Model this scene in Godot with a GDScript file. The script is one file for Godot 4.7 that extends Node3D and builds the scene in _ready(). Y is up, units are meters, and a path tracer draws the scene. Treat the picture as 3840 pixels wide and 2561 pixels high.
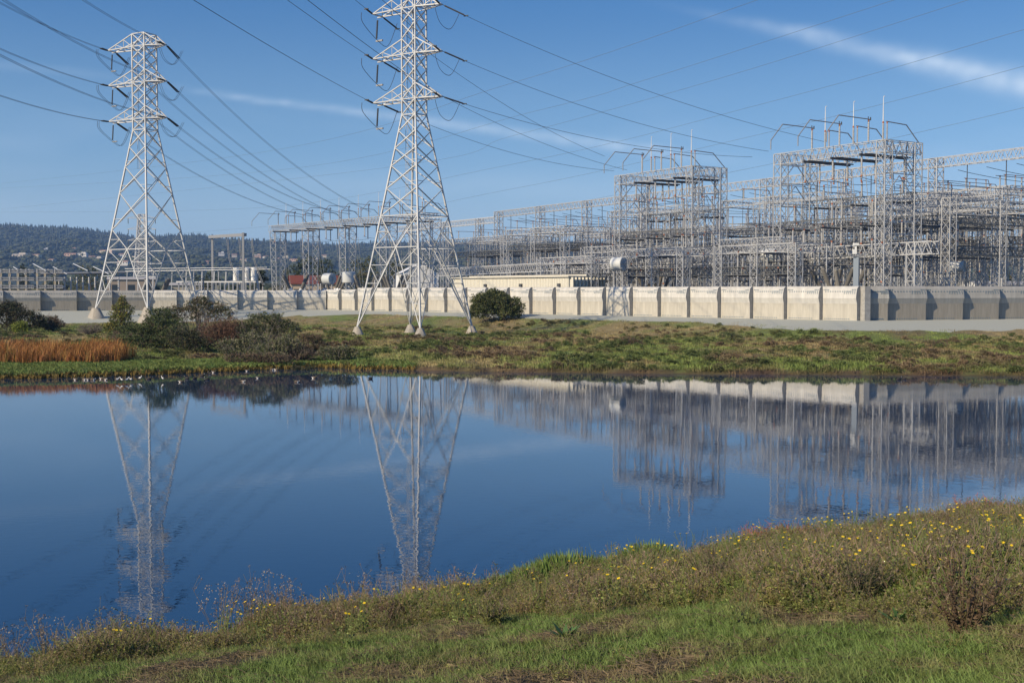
extends Node3D
# A substation behind a concrete wall, two lattice towers, a slough and a weedy levee. Units are metres, -z is away from the camera.

const WATER_Y := 0.0
const YARD := 0.8235                       # the yard's equipment is drawn at a nominal size; this one is a smaller voltage class
const E1 := Vector3(0.536, 0.0, 0.844)      # along the switchracks, towards the viewer's right
const E2 := Vector3(0.844, 0.0, -0.536)     # across them
# the perimeter wall in plan (x, depth): far left end, kink, step, corner, right end
const WALL := [Vector2(-111.2, 196.0), Vector2(-67.2, 215.8), Vector2(-35.2, 222.3), Vector2(41.5, 140.0), Vector2(102.9, 163.9)]
const FAR_SHORE := [Vector2(-400, 60), Vector2(-90, 80), Vector2(-37.7, 86.3), Vector2(-28.8, 89.9), Vector2(-16.3, 99.6), Vector2(-12.8, 97.4), Vector2(0, 93.7), Vector2(19.9, 91.3), Vector2(39, 89.4), Vector2(90, 86), Vector2(400, 80)]

var rng := RandomNumberGenerator.new()
var rough := FastNoiseLite.new()
var fine := FastNoiseLite.new()
var names := {}
var mats := {}
var cache := {}


# ---------------------------------------------------------------- mesh helper
class Shape:
	var v := PackedVector3Array()
	var n := PackedVector3Array()
	var c := PackedColorArray()
	var i := PackedInt32Array()
	var tint := Color(1, 1, 1)

	func quad(a: Vector3, b: Vector3, d: Vector3, e: Vector3, out: Vector3) -> void:
		var k := v.size()
		v.push_back(a); v.push_back(b); v.push_back(d); v.push_back(e)
		for q in 4:
			n.push_back(out); c.push_back(tint)
		if (b - a).cross(d - a).dot(out) < 0.0:
			i.append_array(PackedInt32Array([k, k + 1, k + 2, k, k + 2, k + 3]))
		else:
			i.append_array(PackedInt32Array([k, k + 2, k + 1, k, k + 3, k + 2]))

	func flat(a: Vector3, b: Vector3, d: Vector3, e: Vector3) -> void:
		var o := (b - a).cross(d - a)
		if o.length_squared() < 1e-14:
			o = (d - a).cross(e - a)
		quad(a, b, d, e, o.normalized())

	func tri(a: Vector3, b: Vector3, d: Vector3, out: Vector3) -> void:
		var k := v.size()
		v.push_back(a); v.push_back(b); v.push_back(d)
		for q in 3:
			n.push_back(out); c.push_back(tint)
		if (b - a).cross(d - a).dot(out) < 0.0:
			i.append_array(PackedInt32Array([k, k + 1, k + 2]))
		else:
			i.append_array(PackedInt32Array([k, k + 2, k + 1]))

	func leaf(at: Vector3, along: Vector3, side: Vector3) -> void:     # a rhombus
		var o := along.cross(side)
		if o.length_squared() < 1e-16:
			return
		o = o.normalized()
		if o.y < 0.0:
			o = -o
		quad(at - along, at + side, at + along, at - side, o)

	func bar(a: Vector3, b: Vector3, w: float, h := -1.0, caps := false) -> void:
		var d := b - a
		if d.length_squared() < 1e-8:
			return
		d = d.normalized()
		var up := Vector3.UP if absf(d.y) < 0.95 else Vector3.RIGHT
		var s := d.cross(up).normalized()
		var t := s.cross(d)
		var hs := s * w * 0.5
		var ht := t * (h if h > 0.0 else w) * 0.5
		quad(a + hs + ht, b + hs + ht, b + hs - ht, a + hs - ht, s)
		quad(a - hs + ht, b - hs + ht, b - hs - ht, a - hs - ht, -s)
		quad(a + hs + ht, b + hs + ht, b - hs + ht, a - hs + ht, t)
		quad(a + hs - ht, b + hs - ht, b - hs - ht, a - hs - ht, -t)
		if caps:
			quad(a + hs + ht, a + hs - ht, a - hs - ht, a - hs + ht, -d)
			quad(b + hs + ht, b + hs - ht, b - hs - ht, b - hs + ht, d)

	func plate(a: Vector3, b: Vector3, face: Vector3, w: float) -> void:    # square bar with one side towards face
		var d := (b - a).normalized()
		var t := d.cross(face).normalized()
		var s := t.cross(d)
		var hs := s * w * 0.5
		var ht := t * w * 0.5
		quad(a + hs + ht, b + hs + ht, b + hs - ht, a + hs - ht, s)
		quad(a - hs + ht, b - hs + ht, b - hs - ht, a - hs - ht, -s)
		quad(a + hs + ht, b + hs + ht, b - hs + ht, a - hs + ht, t)
		quad(a + hs - ht, b + hs - ht, b - hs - ht, a - hs - ht, -t)

	func box(at: Vector3, size: Vector3, x := Vector3.RIGHT, z := Vector3.BACK) -> void:   # at is the middle of the bottom
		var y := Vector3.UP * size.y
		var a := x * size.x * 0.5
		var b := z * size.z * 0.5
		quad(at + a + b, at + a - b, at + a - b + y, at + a + b + y, x)
		quad(at - a + b, at - a - b, at - a - b + y, at - a + b + y, -x)
		quad(at + a + b, at - a + b, at - a + b + y, at + a + b + y, z)
		quad(at + a - b, at - a - b, at - a - b + y, at + a - b + y, -z)
		quad(at + a + b + y, at + a - b + y, at - a - b + y, at - a + b + y, Vector3.UP)
		quad(at + a + b, at + a - b, at - a - b, at - a + b, Vector3.DOWN)

	func lathe(a: Vector3, b: Vector3, profile: Array, sides := 8, caps := true) -> void:     # profile: [share of the way, radius]
		var d := (b - a).normalized()
		var s := d.cross(Vector3.UP if absf(d.y) < 0.9 else Vector3.RIGHT).normalized()
		var t := s.cross(d)
		for k in profile.size() - 1:
			var p0 := a.lerp(b, profile[k][0])
			var p1 := a.lerp(b, profile[k + 1][0])
			var r0: float = profile[k][1]
			var r1: float = profile[k + 1][1]
			var slope := (r0 - r1) / maxf((p1 - p0).length(), 1e-4)
			for j in sides:
				var g := TAU * j / sides
				var h := TAU * (j + 1) / sides
				var u := s * cos(g) + t * sin(g)
				var w := s * cos(h) + t * sin(h)
				var m := ((u + w).normalized() + d * slope).normalized()
				var kk := v.size()
				if r1 < 1e-4:
					tri(p0 + u * r0, p0 + w * r0, p1, m)
					n[kk] = (u + d * slope).normalized(); n[kk + 1] = (w + d * slope).normalized()
				elif r0 < 1e-4:
					tri(p0, p1 + w * r1, p1 + u * r1, m)
				else:
					quad(p0 + u * r0, p0 + w * r0, p1 + w * r1, p1 + u * r1, m)
					n[kk] = (u + d * slope).normalized(); n[kk + 3] = n[kk]
					n[kk + 1] = (w + d * slope).normalized(); n[kk + 2] = n[kk + 1]
		if caps:
			for e in [[a, profile[0][1], -d], [b, profile[-1][1], d]]:
				if e[1] > 1e-3:
					for j in sides:
						var g := TAU * j / sides
						var h := TAU * (j + 1) / sides
						tri(e[0], e[0] + (s * cos(g) + t * sin(g)) * e[1], e[0] + (s * cos(h) + t * sin(h)) * e[1], e[2])

	func tube(p: PackedVector3Array, r: float, sides := 5, r_end := -1.0) -> void:
		var d0 := (p[1] - p[0]).normalized()
		var s := d0.cross(Vector3.UP if absf(d0.y) < 0.95 else Vector3.RIGHT).normalized()
		var prev := -1
		var last := p.size() - 1
		for k in p.size():
			var d := (p[mini(k + 1, last)] - p[maxi(k - 1, 0)]).normalized()
			s = (s - d * s.dot(d)).normalized()
			var t := s.cross(d)
			var rr := r if r_end < 0.0 else lerpf(r, r_end, float(k) / last)
			var here := v.size()
			for j in sides:
				var g := TAU * j / sides
				var o := s * cos(g) + t * sin(g)
				v.push_back(p[k] + o * rr); n.push_back(o); c.push_back(tint)
			if prev >= 0:
				for j in sides:
					var j2 := (j + 1) % sides
					var a := prev + j
					var b := prev + j2
					var e := here + j2
					var f := here + j
					if (v[b] - v[a]).cross(v[f] - v[a]).dot(n[a]) < 0.0:
						i.append_array(PackedInt32Array([a, b, e, a, e, f]))
					else:
						i.append_array(PackedInt32Array([a, e, b, a, f, e]))
			prev = here

	func ball(at: Vector3, r: Vector3, rings := 5, sides := 8) -> void:
		for k in rings:
			var a0 := PI * k / rings - PI / 2
			var a1 := PI * (k + 1) / rings - PI / 2
			for j in sides:
				var g := TAU * j / sides
				var h := TAU * (j + 1) / sides
				var q := []
				for e in [[a0, g], [a0, h], [a1, h], [a1, g]]:
					q.append(Vector3(cos(e[0]) * cos(e[1]), sin(e[0]), cos(e[0]) * sin(e[1])))
				var m: Vector3 = ((q[0] + q[1] + q[2] + q[3]) / r).normalized()
				var kk := v.size()
				if k == 0:
					tri(at + q[0] * r, at + q[2] * r, at + q[3] * r, m)
				elif k == rings - 1:
					tri(at + q[0] * r, at + q[1] * r, at + q[2] * r, m)
				else:
					quad(at + q[0] * r, at + q[1] * r, at + q[2] * r, at + q[3] * r, m)
					for z in 4:
						n[kk + z] = (q[z] / r).normalized()

	func mesh() -> ArrayMesh:
		var m := ArrayMesh.new()
		if v.is_empty():
			return m
		var a := []
		a.resize(Mesh.ARRAY_MAX)
		a[Mesh.ARRAY_VERTEX] = v
		a[Mesh.ARRAY_NORMAL] = n
		a[Mesh.ARRAY_COLOR] = c
		a[Mesh.ARRAY_INDEX] = i
		m.add_surface_from_arrays(Mesh.PRIMITIVE_TRIANGLES, a)
		return m


# ---------------------------------------------------------------- naming
func numbered(called: String) -> String:
	names[called] = names.get(called, -1) + 1
	return called if names[called] == 0 else "%s_%03d" % [called, names[called]]

func tag(o: Node3D, label: String, category: String, group := "") -> Node3D:
	o.set_meta("label", label); o.set_meta("category", category)
	if group:
		o.set_meta("group", group)
	return o

func thing(called: String, label: String, category: String, at := Vector3.ZERO, group := "") -> Node3D:
	var o := Node3D.new()
	o.name = numbered(called)
	add_child(o)
	o.position = at
	return tag(o, label, category, group)

func put(called: String, mesh: Mesh, mat: Material, parent: Node3D = self, at := Transform3D.IDENTITY) -> MeshInstance3D:
	var o := MeshInstance3D.new()
	o.name = numbered(called) if parent == self else called
	o.mesh = mesh
	o.material_override = mat
	o.transform = at
	parent.add_child(o, true)
	return o

func struct(called: String, mesh: Mesh, mat: Material) -> MeshInstance3D:
	var o := put(called, mesh, mat)
	o.set_meta("kind", "structure")
	return o

func scatter(called: String, mesh: Mesh, mat: Material, places: Array, colors: PackedColorArray, parent: Node3D = self) -> MultiMeshInstance3D:
	var mm := MultiMesh.new()
	mm.transform_format = MultiMesh.TRANSFORM_3D
	mm.use_colors = colors.size() > 0
	mm.mesh = mesh
	mm.instance_count = places.size()
	for k in places.size():
		mm.set_instance_transform(k, places[k])
		if colors.size():
			mm.set_instance_color(k, colors[k])
	var o := MultiMeshInstance3D.new()
	o.name = numbered(called) if parent == self else called
	o.multimesh = mm
	o.material_override = mat
	o.set_meta("kind", "stuff")
	parent.add_child(o, true)
	return o

func dup(src: Node3D, at: Vector3, label: String, group: String, turn := 0.0) -> Node3D:
	var o: Node3D = src.duplicate()
	o.name = numbered(String(src.name).rstrip("0123456789_"))
	add_child(o)
	o.position = at
	o.rotation.y = turn
	o.set_meta("label", label)
	if group:
		o.set_meta("group", group)
	return o


# ---------------------------------------------------------------- materials
func mat(called: String, col: Color, r := 0.8, metal := 0.0, vertex := false) -> StandardMaterial3D:
	if called in mats:
		return mats[called]
	var m := StandardMaterial3D.new()
	m.albedo_color = col.linear_to_srgb()
	m.roughness = r
	m.metallic = metal
	m.vertex_color_use_as_albedo = vertex
	m.cull_mode = BaseMaterial3D.CULL_DISABLED
	mats[called] = m
	return m

func noise_tex(freq: float, lo: float, hi: float, seed_: int, size := 512, octaves := 5, kind := FastNoiseLite.TYPE_SIMPLEX_SMOOTH) -> NoiseTexture2D:
	var f := FastNoiseLite.new()
	f.noise_type = kind
	f.frequency = freq
	f.fractal_octaves = octaves
	f.seed = seed_
	var t := NoiseTexture2D.new()
	t.width = size; t.height = size
	t.seamless = true
	t.noise = f
	var g := Gradient.new()
	g.set_color(0, Color(lo, lo, lo)); g.set_color(1, Color(hi, hi, hi))
	t.color_ramp = g
	return t

func textured(m: StandardMaterial3D, t: Texture2D, scale: float, bump := 0.0) -> StandardMaterial3D:
	m.albedo_texture = t
	m.uv1_triplanar = true
	m.uv1_world_triplanar = true
	m.uv1_scale = Vector3.ONE * scale
	if bump > 0.0:
		m.heightmap_enabled = true
		m.heightmap_texture = t
		m.heightmap_scale = bump
	return m


# ---------------------------------------------------------------- ground
func shore(x: float) -> float:                      # depth of the far waterline
	for k in FAR_SHORE.size() - 1:
		var a: Vector2 = FAR_SHORE[k]
		var b: Vector2 = FAR_SHORE[k + 1]
		if x <= b.x:
			var t := (x - a.x) / (b.x - a.x)
			return lerpf(a.y, b.y, clampf(t, 0, 1)) + 0.5 * fine.get_noise_1d(x * 3.0) + 0.7 * rough.get_noise_1d(x * 1.2)
	return 80.0

func levee(x: float, d: float) -> float:            # metres inland from the near waterline
	return (24.9 + 0.59 * x - d) * 0.861 + 0.55 * rough.get_noise_1d(x * 2.4 + 90.0)

func wall_gap(p: Vector2) -> float:
	var best := 1e9
	for k in WALL.size() - 1:
		best = minf(best, Geometry2D.get_closest_point_to_segment(p, WALL[k], WALL[k + 1]).distance_to(p))
	return best

func apron(x: float) -> float:                      # how wide the gravel is before the wall
	var w := 17.0
	w = lerpf(w, 11.0, smoothstep(-66.0, -35.0, x))
	w = lerpf(w, 7.0, smoothstep(-35.0, -20.0, x))
	w = lerpf(w, 10.0, smoothstep(25.0, 43.0, x))
	return w + 1.3 * rough.get_noise_1d(x * 3.0) + 1.0 * fine.get_noise_1d(x * 2.0)

func behind_wall(p: Vector2) -> bool:
	for k in WALL.size() - 1:
		var a: Vector2 = WALL[k]
		var b: Vector2 = WALL[k + 1]
		if p.x >= a.x and p.x < b.x:
			return p.y > lerpf(a.y, b.y, (p.x - a.x) / (b.x - a.x))
	return p.y > 195.0

func ground(x: float, d: float) -> float:
	var q := levee(x, d)
	if q > -3.0:
		var h := q * 0.2286
		if q < 0.0:
			h = q * 0.5
		elif q > 19.0:
			h = minf(h, 4.8)
		if q > 0.0:
			h += (0.16 * rough.get_noise_2d(x * 4.0, d * 4.0) + 0.09 * fine.get_noise_2d(x * 6.0, d * 6.0)) * smoothstep(0.0, 2.0, q) + 0.18 * smoothstep(0.0, 1.2, q)
		return maxf(h, -1.0)
	var r := d - shore(x)
	if r < -2.0:
		return -1.0
	if r < 0.0:
		return r * 0.5
	var marsh := smoothstep(-8.0, -18.0, x)
	var lo := 0.3 * smoothstep(0.0, 0.8, r)
	var bank := lo + 0.42 * smoothstep(0.5, 7.0, r) + 0.35 * smoothstep(5.0, 22.0, r)
	var flat_ := lo + 0.15 * smoothstep(0.0, 9.0, r) + 0.62 * smoothstep(9.0, 26.0, r)
	var h2 := lerpf(bank, flat_, marsh)
	h2 += (0.13 * rough.get_noise_2d(x * 1.6, d * 1.6) + 0.05 * fine.get_noise_2d(x * 2.0, d * 2.0)) * smoothstep(0.5, 5.0, r)
	if d > 95.0:
		var p := Vector2(x, d)
		var up := 1.0 if behind_wall(p) else smoothstep(17.0, 1.5, wall_gap(p))
		h2 = lerpf(h2, 2.88, up)
	return h2

func dirt(x: float, d: float) -> Color:             # soil and sward colours, place by place
	var a := rough.get_noise_2d(x * 2.2 + 40.0, d * 1.1)
	var b := fine.get_noise_2d(x * 1.7, d * 1.7 + 70.0)
	var green := Color(0.165, 0.215, 0.045)
	var straw := Color(0.30, 0.235, 0.105)
	var brown := Color(0.165, 0.11, 0.06)
	var q := levee(x, d)
	if q > -2.0:
		var k := Color(0.04, 0.036, 0.02).lerp(Color(0.075, 0.06, 0.032), clampf(0.5 + b * 1.2, 0, 1))  # near soil darkened: shade in the gaps between weeds is painted in
		if q < 0.5:
			k = Color(0.06, 0.05, 0.035)
		return k
	var r := d - shore(x)
	var c := green.lerp(straw, clampf(0.42 + a * 1.9 + b * 1.3, 0, 1))
	c = c.lerp(brown, clampf(b * 1.6 - a * 0.8 - 0.15, 0, 0.85))
	var on_right := smoothstep(12.0, 30.0, x) * smoothstep(4.0, 9.0, r) * smoothstep(34.0, 20.0, r)
	c = c.lerp(brown.lerp(straw, 0.45), on_right * clampf(0.55 + b, 0, 1))
	if r < 0.8:
		c = c.lerp(Color(0.09, 0.05, 0.025), 0.8)
	elif x < -12.0 and r < 10.0:
		c = Color(0.075, 0.145, 0.035).lerp(Color(0.14, 0.16, 0.04), clampf(0.5 + b, 0, 1))
	return c

func build_ground() -> void:
	var rows := PackedFloat32Array()
	var d := -30.0
	while d < 7000.0:
		rows.push_back(d)
		if d < 4.0: d += 3.0
		elif d < 42.0: d += 0.45
		elif d < 78.0: d += 4.0
		elif d < 110.0: d += 0.7
		elif d < 290.0: d += 2.5
		else: d *= 1.12
	var cols := 190
	var s := Shape.new()
	for r in rows.size():
		for k in cols + 1:
			var u := 2.0 * k / cols - 1.0
			var x := u * (26.0 + 0.72 * maxf(rows[r], 0.0))
			var h := 2.6 if rows[r] > 320.0 else ground(x, rows[r])
			s.v.push_back(Vector3(x, h, -rows[r]))
			var c := dirt(x, rows[r]) if rows[r] < 320.0 else Color(0.09, 0.1, 0.05)
			if rows[r] > 125.0 and rows[r] < 320.0 and behind_wall(Vector2(x, rows[r])):
				c = Color(0.26, 0.26, 0.25)
			s.c.push_back(c)
	var w := cols + 1
	s.n.resize(s.v.size())
	for r in rows.size():
		for k in w:
			var dx := s.v[r * w + mini(k + 1, cols)] - s.v[r * w + maxi(k - 1, 0)]
			var dz := s.v[mini(r + 1, rows.size() - 1) * w + k] - s.v[maxi(r - 1, 0) * w + k]
			s.n[r * w + k] = dx.cross(dz).normalized() if dx.cross(dz).y > 0 else -dx.cross(dz).normalized()
			if r < rows.size() - 1 and k < cols:
				var a := r * w + k
				s.i.append_array(PackedInt32Array([a, a + w, a + w + 1, a, a + w + 1, a + 1]))
	var m := mat("soil", Color(1, 1, 1), 0.95, 0.0, true)
	textured(m, noise_tex(0.02, 0.7, 1.0, 3, 512, 6), 0.35, 2.0)
	struct("ground", s.mesh(), m)

	# the slough
	var p := PlaneMesh.new()
	p.size = Vector2(900, 190)
	var water := StandardMaterial3D.new()
	water.albedo_color = Color(0.008, 0.03, 0.075).linear_to_srgb()
	water.roughness = 0.0
	water.metallic_specular = 0.62
	var f := FastNoiseLite.new()
	f.frequency = 0.03
	f.fractal_octaves = 3
	f.seed = 11
	var t := NoiseTexture2D.new()
	t.width = 1024; t.height = 1024
	t.seamless = true
	t.as_normal_map = true
	t.bump_strength = 14.0
	t.noise = f
	water.normal_enabled = true
	water.normal_texture = t
	water.normal_scale = 0.0042
	water.uv1_scale = Vector3(900 / 24.0, 190 / 11.0, 1)
	var o := struct("water", p, water)
	o.position = Vector3(0, WATER_Y, -45)


# ---------------------------------------------------------------- sky
func build_sky() -> PanoramaSkyMaterial:
	var w := 2048
	var h := 1024
	var img := Image.create(w, h, false, Image.FORMAT_RGBF)
	var sun := Vector3(-0.6892, 0.4848, 0.5385)
	var nz := FastNoiseLite.new()
	nz.frequency = 1.0
	nz.fractal_octaves = 4
	nz.seed = 5
	for y in h:
		var up := PI * (0.5 - (y + 0.5) / h)
		var s := sin(up)
		var co := cos(up)
		if s < -0.02:
			for x in w:
				img.set_pixel(x, y, Color(0.10, 0.11, 0.10))
			continue
		var e := maxf(s, 0.0)
		# air from horizon to zenith
		var base := Color(0.52, 0.73, 0.90).lerp(Color(0.29, 0.54, 0.84), smoothstep(0.02, 0.13, e))
		base = base.lerp(Color(0.092, 0.275, 0.62), smoothstep(0.08, 0.26, e))
		base = base.lerp(Color(0.04, 0.14, 0.42), smoothstep(0.26, 0.95, e))
		for x in w:
			var az := TAU * (x + 0.5) / w
			var dir := Vector3(sin(az) * co, s, -cos(az) * co)
			var g := dir.dot(sun)
			var k := 0.66 + 0.40 * g * g
			if g > 0.0:
				k += 0.8 * pow(g, 8.0)
			var c := base * k
			if dir.z < -0.35 and e < 0.62:
				var X := dir.x / -dir.z
				var Y := dir.y / -dir.z
				var n1 := nz.get_noise_2d(X * 9.0, Y * 40.0)
				var n2 := nz.get_noise_2d(X * 46.0 + 9.0, Y * 60.0)
				var cloud := 0.0
				# the broad contrail spreading towards the right
				var t := (X - 0.12) / 0.315
				if t > -0.1:
					var mid := 0.244 - 0.0705 * t + 0.004 * n1
					var wide := lerpf(0.003, 0.0105, clampf(t, 0, 1.2))
					var q := absf(Y - mid) / wide
					cloud += exp(-q * q) * smoothstep(-0.1, 0.85, t) * (0.52 + 0.3 * n2 + 0.2 * n1)
				# the thin one across the middle
				t = (X + 0.265) / 0.385
				if t > -0.15 and t < 1.3:
					var mid2 := 0.168 - 0.0492 * t + 0.002 * n1
					var wide2 := lerpf(0.0015, 0.0052, clampf(t, 0, 1))
					var q2 := absf(Y - mid2) / wide2
					cloud += exp(-q2 * q2) * smoothstep(-0.15, 0.15, t) * smoothstep(1.3, 0.9, t) * (0.30 + 0.18 * n2)
				t = (X + 0.435) / 0.1
				if t > -0.5 and t < 1.4:
					var q3 := absf(Y - (0.19 - 0.009 * t + 0.002 * n1)) / 0.003
					cloud += exp(-q3 * q3) * 0.10 * smoothstep(1.4, 0.5, t)
				# faint veils low in the sky
				cloud += 0.17 * maxf(nz.get_noise_2d(X * 3.0 + 3.0, Y * 16.0 + 2.0), 0.0) * smoothstep(0.22, 0.08, Y)
				c = c.lerp(Color(0.66, 0.78, 0.92), clampf(cloud, 0, 0.7))
			img.set_pixel(x, y, c)
	var m := PanoramaSkyMaterial.new()
	m.panorama = ImageTexture.create_from_image(img)
	return m


# ---------------------------------------------------------------- the wall
func wall_run(called: String, label: String, a: Vector2, b: Vector2, count: int, top_y: Array, low: Material, high: Material, first := 0.0, nose := 1.0) -> Node3D:
	# panels that stand a little askew: flush at the left end, proud of the next at the right end, with a nose at mid height
	var t := thing(called, label, "wall", Vector3(a.x, 0, -a.y))
	var along := Vector3(b.x - a.x, 0, -(b.y - a.y))
	var length := along.length()
	along /= length
	var out := Vector3(-along.z, 0, along.x)
	if out.z < 0.0:
		out = -out
	var base := 2.4
	var joint := first
	var step := (length - first) / count
	if first > 0.0:
		var pier := Shape.new()
		pier.box(along * first * 0.2 + Vector3.UP * base + out * 0.4, Vector3(first * 0.38, top_y[0] - base - 0.003, 0.9), along, out)
		put("corner_pier", pier.mesh(), mats["pier"], t)
		joint = first * 0.5
	var total := count + (1 if first > 0.0 else 0)
	for k in total:
		var w := step if (first <= 0.0 or k > 0) else first * 0.5 + 1.2
		if first > 0.0 and k == 0:
			w = first * 0.5 + 1.4
		elif first > 0.0:
			w = (length - first - 1.4) / count
		var top: float = top_y[mini(k, top_y.size() - 1)]
		var H := top - 2.88
		var prof := [[base, 0.72], [2.88 + 0.50 * H, 0.74], [2.88 + 0.655 * H, 1.0], [2.88 + 0.80 * H, 0.90], [2.88 + 0.93 * H, 0.72], [2.88 + 0.985 * H, 0.42], [top - 0.02, 0.18], [top, 0.12]]
		for row in prof:
			row[1] *= nose
		var lo := Shape.new()
		var hi := Shape.new()
		var side := Shape.new()
		var p0 := along * joint
		var p1 := along * (joint + w - 0.02)
		for j in prof.size() - 1:
			var s := lo if j < 1 else hi
			var ya := Vector3.UP * float(prof[j][0])
			var yb := Vector3.UP * float(prof[j + 1][0])
			var da := out * float(prof[j][1])
			var db := out * float(prof[j + 1][1])
			s.flat(p0 + ya, p1 + ya + da, p1 + yb + db, p0 + yb)
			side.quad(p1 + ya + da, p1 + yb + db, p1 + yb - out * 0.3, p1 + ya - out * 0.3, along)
		for s in [lo, hi]:      # both sides of the front face towards the viewer
			for q in s.n.size():
				if s.n[q].dot(out) < -0.2:
					s.n[q] = -s.n[q]
			var fixed := PackedInt32Array()
			for q in range(0, s.i.size(), 3):
				var i0: int = s.i[q]
				var i1: int = s.i[q + 1]
				var i2: int = s.i[q + 2]
				if (s.v[i1] - s.v[i0]).cross(s.v[i2] - s.v[i0]).dot(s.n[i0]) > 0.0:
					fixed.append_array(PackedInt32Array([i0, i2, i1]))
				else:
					fixed.append_array(PackedInt32Array([i0, i1, i2]))
			s.i = fixed
		hi.box((p0 + p1) * 0.5 + Vector3.UP * (top - 1.0) - out * 0.17, Vector3(w - 0.03, 0.998, 0.3), along, out)
		lo.box((p0 + p1) * 0.5 + Vector3.UP * base - out * 0.17, Vector3(w - 0.03, top - 1.1 - base, 0.28), along, out)
		put("lower_panel", lo.mesh(), low, t)
		var up := put("upper_panel", hi.mesh(), high, t)
		put("shaded_panel_end", side.mesh(), mats["pier"], t)  # end faces in a darker grey, so their shade is put into the colour
		# bolt plates
		var bolts := Shape.new()
		var rows := [[0.845, 0.06, 0.985, 13], [0.845, 0.62, 0.985, 6], [0.795, 0.62, 0.985, 6], [0.895, 0.85, 0.985, 3], [0.895, 0.02, 0.2, 4], [0.06, 0.05, 0.8, 13]]
		for row in rows:
			for j in row[3]:
				var u: float = lerpf(row[1], row[2], (j + 0.5) / row[3])
				var y: float = 2.88 + row[0] * H
				var dep := 0.0
				for z in prof.size() - 1:
					if y >= prof[z][0] and y <= prof[z + 1][0]:
						dep = lerpf(prof[z][1], prof[z + 1][1], (y - prof[z][0]) / (prof[z + 1][0] - prof[z][0]))
				bolts.box(p0 + (p1 - p0) * u + Vector3.UP * (y - 0.05) + out * (dep * u + 0.01), Vector3(0.11, 0.12, 0.05), along, out)
		var bo := put("bolt_plates", bolts.mesh(), mats["bolt"], up)
		bo.set_meta("kind", "stuff")
		joint += w
	return t


# ---------------------------------------------------------------- lattice work
func lattice_beam(length: float, w: float, h: float, bays: int, bar := 0.09) -> ArrayMesh:   # along x, box section w (z) by h (y), top at y = 0
	var key := "b%.2f_%.2f_%.2f_%d_%.2f" % [length, w, h, bays, bar]
	if key in cache:
		return cache[key]
	var s := Shape.new()
	for y in [0.0, -h]:
		for z in [-w / 2, w / 2]:
			s.bar(Vector3(0, y, z), Vector3(length, y, z), bar * (2.6 if y < 0.0 else 1.9), bar * 1.5, true)
	for k in bays:
		var x0 := length * k / bays
		var x1 := length * (k + 1) / bays
		var xm := (x0 + x1) / 2
		for z in [-w / 2, w / 2]:
			s.bar(Vector3(x0, -h, z), Vector3(xm, 0, z), bar)
			s.bar(Vector3(xm, 0, z), Vector3(x1, -h, z), bar)
		for y in [0.0, -h]:
			s.bar(Vector3(x0, y, -w / 2), Vector3(x1, y, w / 2) if k % 2 == 0 else Vector3(x1, y, -w / 2), bar * 0.8)
			s.bar(Vector3(x0, y, w / 2), Vector3(x0, y, -w / 2), bar * 0.8)
	cache[key] = s.mesh()
	return cache[key]

func lattice_column(w: float, h: float, bays: int, bar := 0.09, foot := -1.0) -> ArrayMesh:
	var key := "c%.2f_%.2f_%d_%.2f_%.2f" % [w, h, bays, bar, foot]
	if key in cache:
		return cache[key]
	var s := Shape.new()
	var wf := foot if foot > 0.0 else w
	for sx in [-0.5, 0.5]:
		for sz in [-0.5, 0.5]:
			s.bar(Vector3(sx * wf, 0, sz * wf), Vector3(sx * w, h, sz * w), bar * 2.1, -1, true)
	for k in bays:
		var a := float(k) / bays
		var b := float(k + 1) / bays
		var wa := lerpf(wf, w, a) / 2
		var wb := lerpf(wf, w, b) / 2
		for f in 4:
			var e := Vector3.RIGHT.rotated(Vector3.UP, f * PI / 2)
			var o := e.cross(Vector3.UP)
			s.bar(e * wa - o * wa + Vector3.UP * h * a, e * wb + o * wb + Vector3.UP * h * b, bar * 0.85)
			s.bar(e * wa + o * wa + Vector3.UP * h * a, e * wb - o * wb + Vector3.UP * h * b, bar * 0.85)
			if k % 3 == 2:
				s.bar(e * wb - o * wb + Vector3.UP * h * b, e * wb + o * wb + Vector3.UP * h * b, bar)
	cache[key] = s.mesh()
	return cache[key]

func insulator(length: float, r := 0.17, fins := 12) -> ArrayMesh:        # upwards along y
	var key := "i%.2f_%.2f_%d" % [length, r, fins]
	if key in cache:
		return cache[key]
	var s := Shape.new()
	var p := [[0.0, r * 0.9], [0.04, r * 0.9]]
	for k in fins:
		var a := 0.05 + 0.9 * k / fins
		p.append([a, r * 0.68]); p.append([a + 0.45 / fins, r])
	p.append([0.96, r * 0.7]); p.append([1.0, r * 0.75])
	s.lathe(Vector3.ZERO, Vector3.UP * length, p, 7)
	cache[key] = s.mesh()
	return cache[key]

func pipe(points: Array, r: float) -> ArrayMesh:
	var s := Shape.new()
	for k in points.size() - 1:
		s.lathe(points[k], points[k + 1], [[0.0, r], [1.0, r]], 6)
	return s.mesh()

func turned(at: Vector3, e := E1) -> Transform3D:       # x along e, y up
	return Transform3D(Basis(e, Vector3.UP, e.cross(Vector3.UP)), at)

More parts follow.
